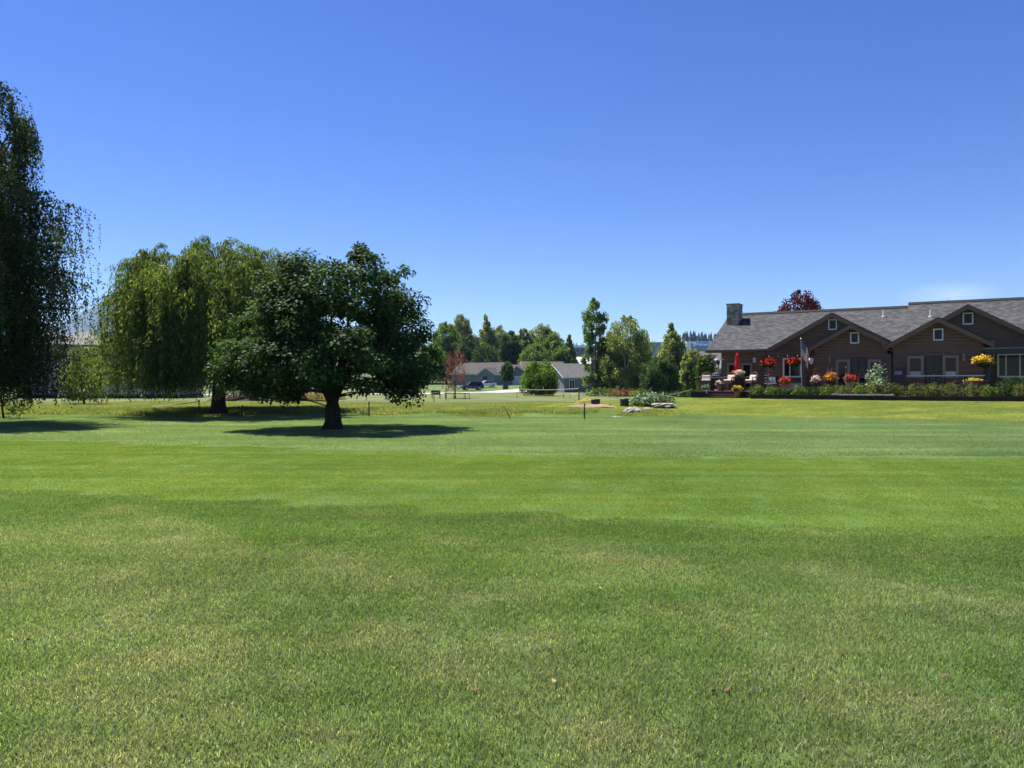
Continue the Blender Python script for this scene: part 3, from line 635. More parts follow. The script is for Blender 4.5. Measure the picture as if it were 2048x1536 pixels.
def gable(peak, left, right, vf, inset=.5, wall_lo=.5, side_to=3.0, base=None, ww=None):
    """a front gable: rake front at depth vf, wall set back by inset"""
    (up, wp), (ul, wl), (ur, wr) = (HL(*q, vf) for q in (peak, left, right))
    pitch = ((wp - wl) / (up - ul) + (wp - wr) / (ur - up)) / 2; wl = wp - pitch * (up - ul); wr = wp - pitch * (ur - up)
    vb = (wp - EAVE) / SL + .6
    slope_sheet('roof', house, (ul, vb, wl), (ul, vf, wl), (up, vf, wp), (up, vb, wp), M_shingle)
    slope_sheet('roof', house, (ur, vf, wr), (ur, vb, wr), (up, vb, wp), (up, vf, wp), M_shingle)
    for a, b in (((ul, wl), (up, wp)), ((ur, wr), (up, wp))):
        MB().prism([(a[0], a[1] - .03), (b[0], b[1] - .03), (b[0], b[1] - .31), (a[0], a[1] - .27)], vf - .05, vf - .005).build('bargeboard', M_trim, house)
    vw = vf + inset; el, er = ul + .45, ur - .45
    wt = lambda uu: wp - .2 - pitch * abs(uu - up)
    MB().prism([(el, wall_lo), (er, wall_lo), (er, wt(er)), (up, wp - .2), (el, wt(el))], vw + .004, max(side_to, vw + 1)).build('wall_body', M_log, house)
    top = wp - .2; l_ = lambda w: max(el, up - (top - w) / pitch); r_ = lambda w: min(er, up + (top - w) / pitch)
    lap_wall(wall_lo, top, l_, r_, vw)
    return vw, pitch, (ul, wl), (ur, wr)
g1 = gable((1663, 625), (1519, 700), (1806, 700), -.9)
g2 = gable((1702, 647), (1611, 698), (1790, 692), -2.6)
g3 = gable((1876, 634), (1768, 692), (1986, 685), -3.1)
g4 = gable((1936, 608), (1790, 690), (2092, 678), -1.3)

def rect(px0, py0, px1, py1, v):
    u0, w1 = HL(px0, py0, v); u1, _ = HL(px1, py0, v); _, w0 = HL(px0, py1, v); return u0, u1, w0, w1
def window(name, box, v, m=M_white, fw=.07, mull=(), shade=None, label=None, proud=.07):
    u0, u1, w0, w1 = rect(*box, v); f = MB()
    f.bx(u0 - fw, u0, v - proud, v - .004, w0 - fw, w1 + fw).bx(u1, u1 + fw, v - proud, v - .004, w0 - fw, w1 + fw)
    f.bx(u0, u1, v - proud, v - .004, w1, w1 + fw).bx(u0, u1, v - proud - .03, v - .004, w0 - fw, w0)
    for px in mull:
        q = HL(px, box[1], v)[0]; f.bx(q - .03, q + .03, v - proud + .012, v - .02, w0, w1)
    o = f.build(name, m, house)
    if label: o['label'] = label
    cuts = [u0] + [HL(px, box[1], v)[0] for px in mull] + [u1]
    for a, b in zip(cuts[:-1], cuts[1:]): MB().bx(a + .002, b - .002, v - .045, v - .039, w0 + .002, w1 - .002).build('pane', M_glass, o)
    if shade is not None:  # shade gives the top row of a pale sheet drawn as a reflection
        ws = HL(box[0], shade, v)[1]; MB().bx(u0 + .01, u1 - .01, v - .056, v - .049, w0 + .01, ws).build('reflection_strip', M_reflection, o)
    return o
M_reflection = surf('painted_reflection', (.42, .46, .50), (.36, .40, .44), 4, .7, 0)  # whitish reflection in the lower glass, put in as colour
M_navy = surf('dark_navy_door', (.026, .026, .042), (.018, .018, .03), 4, .45, .1, .4)
window('window', (1659, 641, 1672, 658), g1[0] - .036); window('window', (1703, 667, 1716, 685), g2[0] - .036)
window('window', (1869, 660, 1884, 679), g3[0] - .036); window('window', (1928, 628, 1944, 647), g4[0] - .036)
window('window', (1569, 719, 1600, 752), g1[0] - .036, M_white, .10, (1580,))
window('window', (1998, 711, 2056, 752), g4[0] - .036, M_white, .09, (2012, 2040))
vm = .70 - .036
for b in ((1458, 730, 1472, 779), (1487, 730, 1501, 779)): window('glass_door', b, vm, M_trimlt, .13)
for g, bs, dr in ((g2, ((1677, 724, 1695, 772), (1741, 724, 1758, 772)), (1703, 715, 1733, 781)), (g3, ((1820, 717, 1842, 751), (1891, 716, 1912, 751)), (1851, 713, 1883, 778))):
    for b in bs: window('window', b, g[0] - .036, M_trimlt, .15, shade=(743 if g is g3 else None))
    v = g[0] - .036; u0, u1, w0, w1 = rect(*dr, v)
    o = MB().bx(u0, u1, v - .06, v - .004, max(w0, DECK), w1).build('door', M_navy, house)
    for a, b in ((u0 + .12, (u0 + u1) / 2 - .08), ((u0 + u1) / 2 + .08, u1 - .12)): MB().bx(a, b, v - .068, v - .062, DECK + .5, w1 - .16).build('pane', M_glass, o)
    MB().lathe([(.03, 0), (.035, .03), (.02, .06)], 8, ((u0 + u1) / 2 + .04, v - .09, DECK + 1.0)).build('door_handle', M_metal, o)
    MB().bx(u0 - .25, u1 + .25, v - .05, v - .008, w1 + .06, w1 + .16).build('lintel', M_trim, house)
# downspouts and gutters at the gable feet
for (px, py, v, du, dn) in ((1767, 690, -2.4, .62, 1.0), (1986, 684, -2.9, .05, .6)):
    u, w_ = HL(px, py, v)
    MB().bx(u - .06, u + .06, v - .12, 0, w_ - .08, w_ + .05).build('gutter', M_trimlt, house)
    MB().tube([(u, v, w_ - .05), (u + du * .3, v + .05, w_ - .25), (u + du, v + .3, w_ - .42), (u + du, v + .3, w_ - .42 - dn)], .04, 8).build('downspout', M_trimlt, house)
# roof pipes with flashing
def roof_pipe(px, py, up):
    for v in np.arange(.5, 6.3, .02):
        u, w_ = HL(px, py, v)
        if w_ <= EAVE + up + SL * v: break
    z = EAVE + up + SL * v
    o = MB().tube([(u, v, z - .1), (u, v, z + .46)], .05, 10).build('vent_pipe', M_white, house)
    MB().box((u, v, z + .03), (.24, .24, .02), 0, Matrix.Rotation(math.atan(SL), 3, 'X')).build('flashing', M_metal, o)
roof_pipe(1767, 634, 0); roof_pipe(1861, 634, .22)
# stone chimney
M_stone, n, l, b = nm('brown_grey_stone'); oi = n.new('ShaderNodeObjectInfo'); tc = n.new('ShaderNodeTexCoord').outputs['Object']
c = ramp(n, l, oi.outputs['Random'], [(0, (.16, .14, .12)), (.5, (.30, .26, .21)), (1, (.46, .40, .33))]); c = mixc(n, l, c, ramp(n, l, noise(n, l, tc, 4, 4), [(.3, (.75,) * 3), (.7, (1.15,) * 3)]), 1.0, 'MULTIPLY')
l.new(c, b.inputs['Base Color']); b.inputs['Roughness'].default_value = .9; bump(n, l, noise(n, l, tc, 12, 4), b, .6, .02)
M_mortar = surf('stone_mortar', (.13, .12, .11), None, 6, .95, .3)
cu0, _ = HL(1453.5, 636, 4.4); cu1, _ = HL(1477, 636, 4.4); cw = HL(1465, 607, 4.4)[1]; c0 = EAVE + SL * 3.6
ch = MB().bx(cu0 + .03, cu1 - .03, 4.43, 5.57, c0, cw - .08).build('chimney', M_mortar, house)
rs = random.Random(4); z = c0; k = 0
while z < cw - .1:
    h = rs.uniform(.13, .24); h = min(h, cw - .08 - z)
    for face in range(4):
        s0, s1 = (cu0, cu1) if face % 2 == 0 else (4.4, 5.6); q = s0
        while q < s1 - .02:
            e = min(s1, q + rs.uniform(.2, .42)); e = s1 if s1 - e < .12 else e; g = .012; pr = rs.uniform(.0, .03); m = MB()
            if face == 0: m.bx(q + g, e - g, 4.4 - pr, 4.46, z + g, z + h - g)
            elif face == 2: m.bx(q + g, e - g, 5.54, 5.6 + pr, z + g, z + h - g)
            elif face == 1: m.bx(cu1 - .06, cu1 + pr, q + g, e - g, z + g, z + h - g)
            else: m.bx(cu0 - pr, cu0 + .06, q + g, e - g, z + g, z + h - g)
            m.build('stone', M_stone, ch); q = e
    z += h
MB().bx(cu0 - .05, cu1 + .05, 4.35, 5.65, cw - .08, cw).build('chimney_cap', M_stone, ch)
# wall lanterns
for px, py, g in ((1660, 722, g2), (1928, 718, g3)):
    u, w_ = HL(px, py, g[0]); v = g[0] - .16
    o = MB().box((u, v + .08, w_ + .12), (.1, .06, .3)).tube([(u, v + .08, w_ + .26), (u, v, w_ + .3), (u, v, w_ + .22)], .012, 6).build('wall_lantern', M_metal, house)
    MB().lathe([(.05, -.12), (.075, -.1), (.075, .1), (.11, .12), (.02, .24)], 8, (u, v, w_)).build('lamp_glass', M_trimlt, o)

# posts and beam of the porch, right pergola roof
def post(u, v, z0, z1, t=.2, m=M_trim): return MB().bx(u - t / 2, u + t / 2, v - t / 2, v + t / 2, z0, z1)
M_timber = surf('brown_timber', (.115, .085, .068), (.075, .055, .045), 4, .8, .4, .15, stretch=(4, 4, .6))
perg = thing('porch_pergola', 'brown timber pergola of posts and beams with two red flower baskets', 'pergola', hw(0, 0, 0), HR)
VP = -3.4
up0, wp0 = HL(1518, 711, VP); up1, _ = HL(1608, 711, VP)
for u in (up0, up1): post(u, VP, DECK, wp0, .24).build('post', M_timber, perg)
MB().bx(up0 - .35, up1 + .35, VP - .10, VP + .10, wp0 + .003, wp0 + .2).build('beam', M_timber, perg)
for k in range(9):
    u = up0 + (up1 - up0) * k / 8; MB().bx(u - .035, u + .035, VP - .4, g1[0] - .04, wp0 + .205, wp0 + .33).build('rafter', M_timber, perg)
u, w_ = HL(1778, 708, -4.2)
porch_post = post(u, -4.2, DECK, w_, .24).build('porch_post', M_timber); porch_post.location = hw(0, 0, 0); porch_post.rotation_euler = (0, 0, HR)
tag(porch_post, 'square brown timber post beside the pale green shrub', 'post')
rp = thing('side_pergola', 'dark flat pergola roof over the white framed picture window', 'pergola', hw(0, 0, 0), HR)
ua, wa = HL(1970, 696, -4.6); ub, _ = HL(2110, 696, -4.6)
MB().bx(ua, ub, -4.65, -4.5, wa - .3, wa - .03).build('beam', M_navy, rp); MB().bx(ua - .1, ub, -4.72, -4.66, wa - .06, wa).build('fascia', M_trimlt, rp)
for k in range(12):
    u = ua + (ub - ua) * (k + .5) / 12; MB().bx(u - .04, u + .04, -4.5, g4[0] - .06, wa - .22, wa - .05).build('rafter', M_timber, rp)
for u in (ua + .2, ub - .3): post(u, -4.58, DECK - .3, wa - .3, .18).build('post', M_navy, rp)
# ------------------------------------------------------------------ deck and the things on it
VF = -6.1                                  # front edge of the deck
M_plank = surf('red_brown_deck_board', (.17, .085, .065), (.11, .058, .046), 3, .7, .3, .25, stretch=(.4, 5, 5))
M_darkwood = surf('dark_timber', (.045, .034, .030), (.028, .022, .020), 4, .85, .4, .15)
deck = thing('wooden_deck', 'red brown board deck with two steps down to the lawn', 'deck', hw(0, 0, 0), HR)
ud0 = HL(1386, 790, VF)[0]; ud1 = 17.5; ust0, ust1 = HL(1413, 790, VF)[0], HL(1478, 790, VF)[0]
pm = MB().bx(0, ud1 - ud0, 0, .134, -.04, 0).mesh('plank'); v = VF; nplank = 0
while v < .4:
    o = link('plank', pm, deck, M_plank); o.location = (ud0, v, DECK + nplank % 3 * .002); v += .14; nplank += 1
MB().bx(ud0 + .03, ud1, VF + .04, .3, .3, DECK - .045).build('skirt', M_darkwood, deck)
for k, (dz, dv) in enumerate(((.16, .32), (.32, .64))):
    MB().bx(ust0, ust1, VF - dv, VF - dv + .34, DECK - dz - .045, DECK - dz).build('step_tread', M_plank, deck)
    MB().bx(ust0 + .02, ust1 - .02, VF - dv + .03, VF - dv + .06, .3, DECK - dz - .046).build('step_riser', M_plank, deck)
pl = thing('low_planter', 'long dark timber planter box at the end of the deck steps', 'planter', hw(0, 0, 0), HR)
u0, u1 = HL(1382, 790, VF - .5)[0], HL(1412, 790, VF - .5)[0]
for k in range(3): MB().bx(u0, u1, VF - .55, VF - .50, .55 + k * .2, .74 + k * .2).build('board', M_darkwood, pl)
MB().bx(u0 + .02, u1 - .02, VF - .5, VF - .05, .5, 1.1).build('soil_box', M_darkwood, pl)

M_wicker = surf('brown_wicker', (.15, .085, .06), (.075, .045, .035), 18, .8, .6, .2)
M_cush = surf('cream_cushion', (.62, .55, .47), (.55, .48, .41), 5, .9, .2, .1)
def bar_chair(px, v, rz, lab, dark=False):
    u = HL(px, 770, v)[0]; t = thing('patio_chair', lab, 'chair', hw(u, v, DECK + .01), HR + rz, 'tall wicker patio chairs')
    wdt, dp, sh = .62, .56, .62; m = M_wicker
    for sx in (-1, 1):
        for sy in (-1, 1): MB().tube([(sx * wdt * .46, sy * dp * .44, 0), (sx * wdt * .42, sy * dp * .40, sh)], [.024, .032], 6).build('leg', m, t)
        MB().tube([(sx * .33, -.26, sh), (sx * .35, -.26, sh + .22), (sx * .36, .0, sh + .25), (sx * .34, .27, sh + .26)], [.03, .03, .035, .03], 6).build('arm', m, t)
    MB().bx(-.31, .31, -.28, .28, sh - .13, sh).build('seat', m, t)
    MB().bx(-.29, .29, -.24, -.22, .18, .22).bx(-.29, .29, .22, .24, .18, .22).build('footrest', m, t)
    arc = [(.33 * math.cos(a), .28 + .03 * math.sin(a), sh + .25 + .30 * math.sin(a)) for a in [math.pi * k / 12 for k in range(13)]]
    bk = MB().tube([(.33, .27, sh - .05)] + arc + [(-.33, .27, sh - .05)], .028, 6).build('back_frame', m, t)
    for k in range(7):
        x = -.25 + k * .083; zt = sh + .25 + .30 * math.sqrt(max(0, 1 - (x / .33) ** 2)); MB().tube([(x, .28, sh), (x, .30, zt)], .011, 5).build('slat', m, bk)
    def cushion(c, d, name):
        b = MB().box((0, 0, 0), d).build(name, M_cush, t); b.location = c; q = b.modifiers.new('r', 'BEVEL'); q.width = .045; q.segments = 3; return b
    cushion((0, -.02, sh + .055), (.56, .5, .10), 'seat_cushion'); c = cushion((0, .20, sh + .24), (.52, .11, .30), 'back_cushion'); c.rotation_euler = (-.15, 0, 0)
    return t
bar_chair(1412, -5.0, .15, 'tall wicker patio chair next to the vine arbour')
bar_chair(1459, -5.0, -.35, 'tall wicker patio chair between the dark grill and the red parasol')
bar_chair(1502, -4.9, -.5, 'tall wicker patio chair by the pergola post')
M_black = surf('black_metal', (.018, .018, .020), (.012, .012, .014), 8, .45, .1, .5)
M_steel = surf('bright_steel', (.55, .55, .55), (.45, .45, .45), 10, .3, 0, .5, .9)
def hob(name, lab, cat, px, v, z=None, rz=0.0, group=None):
    return thing(name, lab, cat, hw(HL(px, 770, v)[0], v, DECK + .01 if z is None else z), HR + rz, group)
g = hob('barbecue_grill', 'black barbecue grill between two wicker chairs', 'grill', 1434, -4.4)
MB().bx(-.42, .42, -.26, .26, .1, .82).build('cabinet', M_black, g); MB().bx(-.62, .62, -.26, .26, .825, .87).build('shelf', M_steel, g)
MB().lathe([(.40, 0), (.40, .12), (.33, .24), (.15, .30), (.01, .31)], 14, (0, 0, .875), 1, .62).build('lid', M_black, g)
MB().tube([(-.25, -.27, .98), (-.25, -.31, .98), (.25, -.31, .98), (.25, -.27, .98)], .012, 6).build('handle', M_steel, g)
for sx in (-1, 1): MB().tube([(sx * .36, -.2, .05), (sx * .36, .2, .05)], .05, 10).build('wheel', M_black, g)
t = hob('bar_table', 'dark bar table carrying a bowl of yellow flowers', 'table', 1479, -4.7)
MB().lathe([(.48, 0), (.48, .04)], 18, (0, 0, .80)).build('table_top', M_darkwood, t); MB().lathe([(.34, .0), (.30, .2), (.34, .798)], 12).build('base', M_darkwood, t)
h = hob('patio_heater', 'tall patio heater with a steel dome beside the house wall', 'heater', 1436, -2.6)
MB().lathe([(.22, 0), (.22, .5), (.12, .6), (.04, .62)], 14).build('tank_housing', M_steel, h); MB().tube([(0, 0, .6), (0, 0, 1.75)], .035, 8).build('pole', M_steel, h)
MB().lathe([(.10, 1.72), (.13, 1.98), (.10, 2.0)], 12).build('burner', M_black, h); MB().lathe([(.42, 2.04), (.40, 2.07), (.12, 2.16), (.01, 2.17)], 18).build('dome', M_steel, h)
M_redc = surf('red_canvas', (.62, .025, .025), (.46, .015, .018), 3, .8, .4, .15)
p = hob('closed_parasol', 'closed bright red parasol standing by the bar table', 'parasol', 1475, -4.2)
MB().lathe([(.26, 0), (.26, .05), (.06, .08)], 14).build('base', M_black, p); MB().tube([(0, 0, .05), (0, 0, 2.42)], .022, 8).build('pole', M_darkwood, p)
def folds(prof, n=40, amp=.2, k=7):
    mb = MB(); vs = []; 
    for r, z in prof:
        for i in range(n):
            a = 6.283 * i / n; q = r * (1 + amp * math.sin(k * a + z * 1.5)); vs.append((q * math.cos(a), q * math.sin(a), z))
    mb.add(vs, [(i * n + j, i * n + (j + 1) % n, (i + 1) * n + (j + 1) % n, (i + 1) * n + j) for i in range(len(prof) - 1) for j in range(n)]); return mb
folds([(.19, .98), (.21, 1.05), (.15, 1.3), (.10, 1.34), (.155, 1.4), (.14, 1.8), (.10, 2.15), (.115, 2.2), (.07, 2.34), (.02, 2.44)]).build('canopy', M_redc, p, True)
folds([(.03, -.12), (.10, -.10), (.12, 0), (.04, .06)], 16, .25, 3).build('tie', M_redc, p, True).location = (-.2, -.12, 1.25)

# ---- flowers
L_redf = leafm('red_petals', (.45, .02, .012), (.72, .05, .03), (.85, .16, .10), .3, (1.1, .8, .8), pos=3)
L_yelf = leafm('yellow_petals', (.55, .30, .02), (.75, .55, .05), (.85, .72, .25), .3, (1.1, 1.0, .7), pos=3)
L_orgf = leafm('orange_petals', (.60, .20, .02), (.75, .38, .05), (.35, .05, .02), .3, (1.1, .9, .7), pos=3)
L_pinkf = leafm('pink_white_petals', (.75, .55, .52), (.85, .75, .70), (.6, .12, .12), .3, (1, 1, 1), pos=3)
L_shrub = leafm('shrub_leaves', (.055, .095, .020), (.10, .15, .03), (.17, .20, .06), .33, pos=2)
L_shrub2 = leafm('olive_shrub_leaves', (.06, .085, .024), (.11, .125, .042), (.20, .15, .08), .33, pos=2)
L_shrubd = leafm('dark_shrub_leaves', (.020, .045, .014), (.038, .072, .020), (.06, .09, .03), .3, pos=2)
L_white = leafm('pale_green_leaves', (.12, .19, .11), (.24, .33, .22), (.45, .52, .40), .3, (1.1, 1.2, .9), pos=3)
M_terra = surf('terracotta', (.36, .15, .09), (.26, .11, .07), 6, .8, .3); M_moss = surf('moss_basket', (.08, .06, .04), None, 14, .95, .6)
def foliage(parent, name, m, c, rx, ry, rz, n, L, W, seed, shell=.5, zcut=-1.0, up=.5):
    r = np.random.RandomState(seed); d = unit(r.randn(n, 3)); d[:, 2] = np.where(d[:, 2] < zcut, -d[:, 2] * .5, d[:, 2])
    k = 1 + .16 * np.sin(4 * np.arctan2(d[:, 1], d[:, 0]) + seed) + .12 * np.sin(7 * d[:, 2] + 3 * d[:, 0] + seed)
    P = d * ((shell + (1 - shell) * r.rand(n) ** .6) * k)[:, None] * np.array([rx, ry, rz]) + np.array(c)
    N = unit(d + np.array([0, 0, up]) + r.randn(n, 3) * .5); D = unit(np.cross(N, r.randn(n, 3)) + d * .5); s = .6 + .8 * r.rand(n)
    return link(name, leaf_mesh(name, P, D, N, L * s, W * s), parent, m)
def hang_basket(px, py, v, wd, hg, mf, lab, seed, hook):
    u, z = HL(px, py, v); t = thing('hanging_basket', lab, 'flower basket', hw(u, v, z - hg), HR)
    MB().lathe([(.05, 0), (.22, .06), (.30, .2), (.31, .26)], 14, (0, 0, hg * .35)).build('basket', M_moss, t)
    top = hook - (z - hg); ch = MB()
    for k in range(3): ch.tube([(.29 * math.cos(k * 2.09), .29 * math.sin(k * 2.09), hg * .35 + .25), (0, 0, top - .12)], .007, 4)
    ch.tube([(0, 0, top - .13), (0, 0, top)], .009, 5); ch.build('chain', M_black, t)
    foliage(t, 'leaves', L_shrubd, (0, 0, hg * .85), wd * .46, wd * .46, hg * .8, 500, .10, .07, seed)
    foliage(t, 'flowers', mf, (0, 0, hg * 1.05), wd / 2, wd / 2, hg * .85, 900, .085, .075, seed + 1, .5, -.4)
hang_basket(1535, 727, VP, .92, .33, L_redf, 'red geranium hanging basket in front of plain brown wall', 5, wp0)
hang_basket(1588, 724, VP, .92, .28, L_redf, 'red geranium hanging basket in front of the white framed window', 8, wp0)
hang_basket(1965, 723, -4.8, .98, .36, L_yelf, 'yellow flower hanging basket under the dark pergola', 12, wa - .3)
def pot_plant(name, px, v, z, lab, pot_m, pr, ph, mf, fw, fh, seed, leafm_=None, cat='flower pot', spikes=0):
    u = HL(px, 770, v)[0]; t = thing(name, lab, cat, hw(u, v, z), HR)
    MB().lathe([(pr * .68, 0), (pr * .95, ph * .9), (pr * 1.08, ph * .9), (pr * 1.08, ph)], 14).build('pot', pot_m, t)
    foliage(t, 'leaves', leafm_ or L_shrubd, (0, 0, ph + fh * .7), fw * .48, fw * .48, fh * .8, 260, .10, .06, seed)
    foliage(t, 'flowers', mf, (0, 0, ph + fh * .9), fw / 2, fw / 2, fh, 340, .075, .065, seed + 2, .6)
    if spikes:
        r = random.Random(seed); s = MB()
        for k in range(spikes):
            a = r.random() * 6.28; s.tube([(0, 0, ph), (math.cos(a) * .08, math.sin(a) * .08, ph + fh), (math.cos(a) * .22, math.sin(a) * .22, ph + fh * 2.2 + r.random() * .3)], [.012, .012, .003], 4)
        s.build('spikes', L_pinkf, t)
    return t
pot_plant('flower_pot', 1475, VF - .35, DECK - .32 + .002, 'terracotta pot of yellow flowers on the deck step', M_terra, .20, .30, L_yelf, .62, .20, 21)
pot_plant('flower_pot', 1411, VF - .33, DECK - .16 + .002, 'white pot with pale green plant at the planter end of the steps', M_white, .14, .26, L_white, .42, .15, 23, L_shrub)
pot_plant('flower_bowl', 1479, -4.7, DECK + .01 + .842, 'bowl of pale yellow flowers on the bar table', M_terra, .22, .14, L_pinkf, .56, .16, 25, L_shrub)
pot_plant('flower_pot', 1569, -5.2, DECK + .01, 'pot of red flowers in front of the blue storage box', M_terra, .26, .42, L_redf, .66, .22, 27)
pot_plant('flower_pot', 1632, -4.8, DECK + .01, 'dark pot of pink flowers with upright spikes right of the flag', M_darkwood, .26, .5, L_pinkf, .5, .22, 29, spikes=7)
pot_plant('flower_pot', 1661, -4.8, DECK + .01, 'tall pot of orange and yellow flowers with pale spikes', M_darkwood, .26, .62, L_orgf, .72, .25, 31, spikes=9)
pot_plant('flower_pot', 1700, -4.8, DECK + .01, 'urn of red geraniums before the dark double door', M_stone, .26, .55, L_redf, .66, .24, 33)
pot_plant('flower_pot', 1438, -5.3, DECK + .01, 'small pot of mixed red and white flowers on the deck', M_terra, .15, .3, L_pinkf, .36, .18, 35)
# garden statue, red side table, pale chaise, white chair, storage box, skull ornament
s = hob('garden_figure', 'slim pale garden figure standing by the red geranium urn', 'statue', 1692, -5.1)
MB().lathe([(.07, 0), (.07, .08), (.02, .12), (.015, .62), (.05, .68), (.06, .88), (.02, 1.0), (.008, 1.08), (.007, 1.36), (.03, 1.38), (.03, 1.43), (.01, 1.46)], 12).build('figure', M_trimlt, s, True)
s = hob('side_table', 'small red side table near the pale green shrub', 'table', 1727, -4.9)
M_redp = surf('faded_red_paint', (.45, .12, .11), (.34, .08, .08), 6, .7, .2)
MB().bx(-.34, .34, -.25, .25, .82, .86).build('table_top', M_redp, s)
for sx in (-.3, .3):
    for sy in (-.2, .2): MB().bx(sx - .025, sx + .025, sy - .025, sy + .025, 0, .818).build('leg', M_redp, s)
s = hob('patio_chair', 'low dark patio armchair draped with a white towel between the red baskets', 'chair', 1551, -4.6, rz=.5)
MB().bx(-.3, .3, -.3, .3, .40, .46).build('seat', M_darkwood, s); MB().box((-.08, .30, .66), (.34, .07, .42), 0, Matrix.Rotation(-.25, 3, 'X')).build('towel', M_white, s); MB().box((0, .36, .70), (.6, .04, .5), 0, Matrix.Rotation(-.25, 3, 'X')).build('backrest', M_darkwood, s)
for sx in (-.28, .28):
    MB().bx(sx - .03, sx + .03, -.3, .3, .62, .66).build('arm', M_darkwood, s)
    for sy in (-.27, .27): MB().bx(sx - .02, sx + .02, sy - .02, sy + .02, 0, .62).build('leg', M_darkwood, s)
s = hob('coffee_table', 'low white topped table beside the towel draped armchair', 'table', 1541, -5.2)
MB().bx(-.33, .33, -.25, .25, .44, .50).build('table_top', M_white, s)
for sx in (-.3, .3):
    for sy in (-.22, .22): MB().bx(sx - .02, sx + .02, sy - .02, sy + .02, 0, .438).build('leg', M_darkwood, s)
M_bluebox = surf('blue_grey_paint', (.20, .27, .33), (.16, .22, .27), 4, .7, .1)
s = hob('storage_box', 'blue grey storage box below the white framed window', 'box', 1587, -1.4)
MB().bx(-.58, .58, -.3, .3, 0, .46).build('body', M_bluebox, s); MB().bx(-.6, .6, -.32, .32, .465, .52).build('lid', M_bluebox, s); MB().bx(-.08, .08, -.335, -.322, .38, .44).build('clasp', M_metal, s)
u, z = HL(1622.5, 722, -2.3)
s = thing('skull_ornament', 'white skull shaped ornament hanging beside the flag', 'ornament', hw(u, -2.3, z), HR)
MB().lathe([(.02, -.2), (.08, -.17), (.11, -.05), (.15, .08), (.13, .17), (.05, .21)], 14, sy=.5).build('skull', M_white, s, True)
for sx in (-.06, .06): MB().lathe([(.035, -.01), (.04, 0), (.03, .01)], 8, (sx, -.065, .06), 1, .4).build('eye_socket', M_black, s)
MB().tube([(0, .02, .2), (0, .05, .9)], .006, 4).build('cord', M_black, s)
s = thing('string_lights', 'string of small white bulbs along the pergola beam', 'lights', hw(0, 0, 0), HR); pts = []
for k, px in enumerate((1520, 1538, 1556, 1575, 1595, 1606)):
    u, z = HL(px, 716, VP - .14); pts.append((u, VP - .14, wp0 + .02 - (.06 if 0 < k < 5 else 0)))
    if 0 < k < 5: MB().lathe([(.008, .03), (.022, .0), (.02, -.025), (.008, -.04)], 8, (u, VP - .14, wp0 - .07)).build('bulb', M_white, s, True)
MB().tube(pts, .006, 4).build('wire', M_black, s)
M_rustmetal = surf('dull_iron', (.16, .15, .14), (.10, .09, .085), 8, .6, .2, .4)
s = hob('wind_spinner', 'curly iron garden spinner under the red basket', 'garden ornament', 1535, -3.9)
mb = MB(); mb.tube([(0, 0, 0), (0, 0, 1.5)], .012, 6)
for k in range(5): mb.tube([(.18 * math.cos(a + k), .18 * math.sin(a + k) * .5, .55 + k * .2 + a * .02) for a in np.linspace(0, 5, 12)], .010, 4)
mb.build('spinner', M_rustmetal, s)
s = hob('speaker_box', 'small white box fixed high on the wall by the corner', 'speaker', 1509, .5, HL(1509, 720, .5)[1])
MB().bx(-.09, .09, -.06, .14, -.16, .16).build('case', M_white, s); MB().lathe([(.05, 0), (.06, .01)], 10, (0, 0, 0)).build('cone', M_metal, s).matrix_local = Matrix.Translation((0, -.06, 0)) @ Matrix.Rotation(math.pi / 2, 4, 'X')
s = hob('mail_cabinet', 'dark cabinet with a pale front by the timber post', 'cabinet', 1797, -3.4)
MB().bx(-.34, .34, -.2, .2, 0, 1.35).build('body', M_black, s); MB().bx(-.2, .2, -.215, -.203, .98, 1.2).build('plate', M_bluebox, s)

# ---- flag
fl = thing('flag_pole', 'stars and stripes flag hanging from a white pole before the pergola', 'flag', hw(HL(1604, 770, -5.6)[0], -5.6, 1.0), HR)
ztop = HL(1602, 679, -5.6)[1] - 1.0
MB().tube([(0, 0, 0), (-.06, 0, ztop)], [.022, .015], 8).build('pole', M_metal, fl); MB().lathe([(.01, -.05), (.05, 0), (.01, .05)], 10, (-.06, 0, ztop + .04)).build('finial', M_steel, fl, True)
m, n, l, b = nm('flag_cloth'); uvn = n.new('ShaderNodeUVMap'); sx = n.new('ShaderNodeSeparateXYZ'); l.new(uvn.outputs[0], sx.inputs[0])
def mth(op, a, c=None):
    q = n.new('ShaderNodeMath'); q.operation = op
    for i, x in enumerate((a, c)):
        if x is None: continue
        if isinstance(x, (int, float)): q.inputs[i].default_value = x
        else: l.new(x, q.inputs[i])
    return q.outputs[0]
stripe = mth('LESS_THAN', mth('FRACT', mth('MULTIPLY', sx.outputs[1], 6.5)), .5)
c = mixc(n, l, (.70, .68, .68), (.38, .015, .03), stripe)
canton = mth('MULTIPLY', mth('LESS_THAN', sx.outputs[0], .4), mth('LESS_THAN', sx.outputs[1], .538))
fx, fy = mth('SUBTRACT', mth('FRACT', mth('MULTIPLY', sx.outputs[0], 15)), .5), mth('SUBTRACT', mth('FRACT', mth('MULTIPLY', sx.outputs[1], 9.3)), .5)
star = mth('LESS_THAN', mth('ADD', mth('MULTIPLY', fx, fx), mth('MULTIPLY', fy, fy)), .035)
l.new(mixc(n, l, c, mixc(n, l, (.02, .03, .12), (.75, .75, .75), star), canton), b.inputs['Base Color']); b.inputs['Roughness'].default_value = .85
tl = n.new('ShaderNodeBsdfTranslucent'); l.new(mixc(n, l, c, mixc(n, l, (.02, .03, .12), (.75, .75, .75), star), canton), tl.inputs[0])
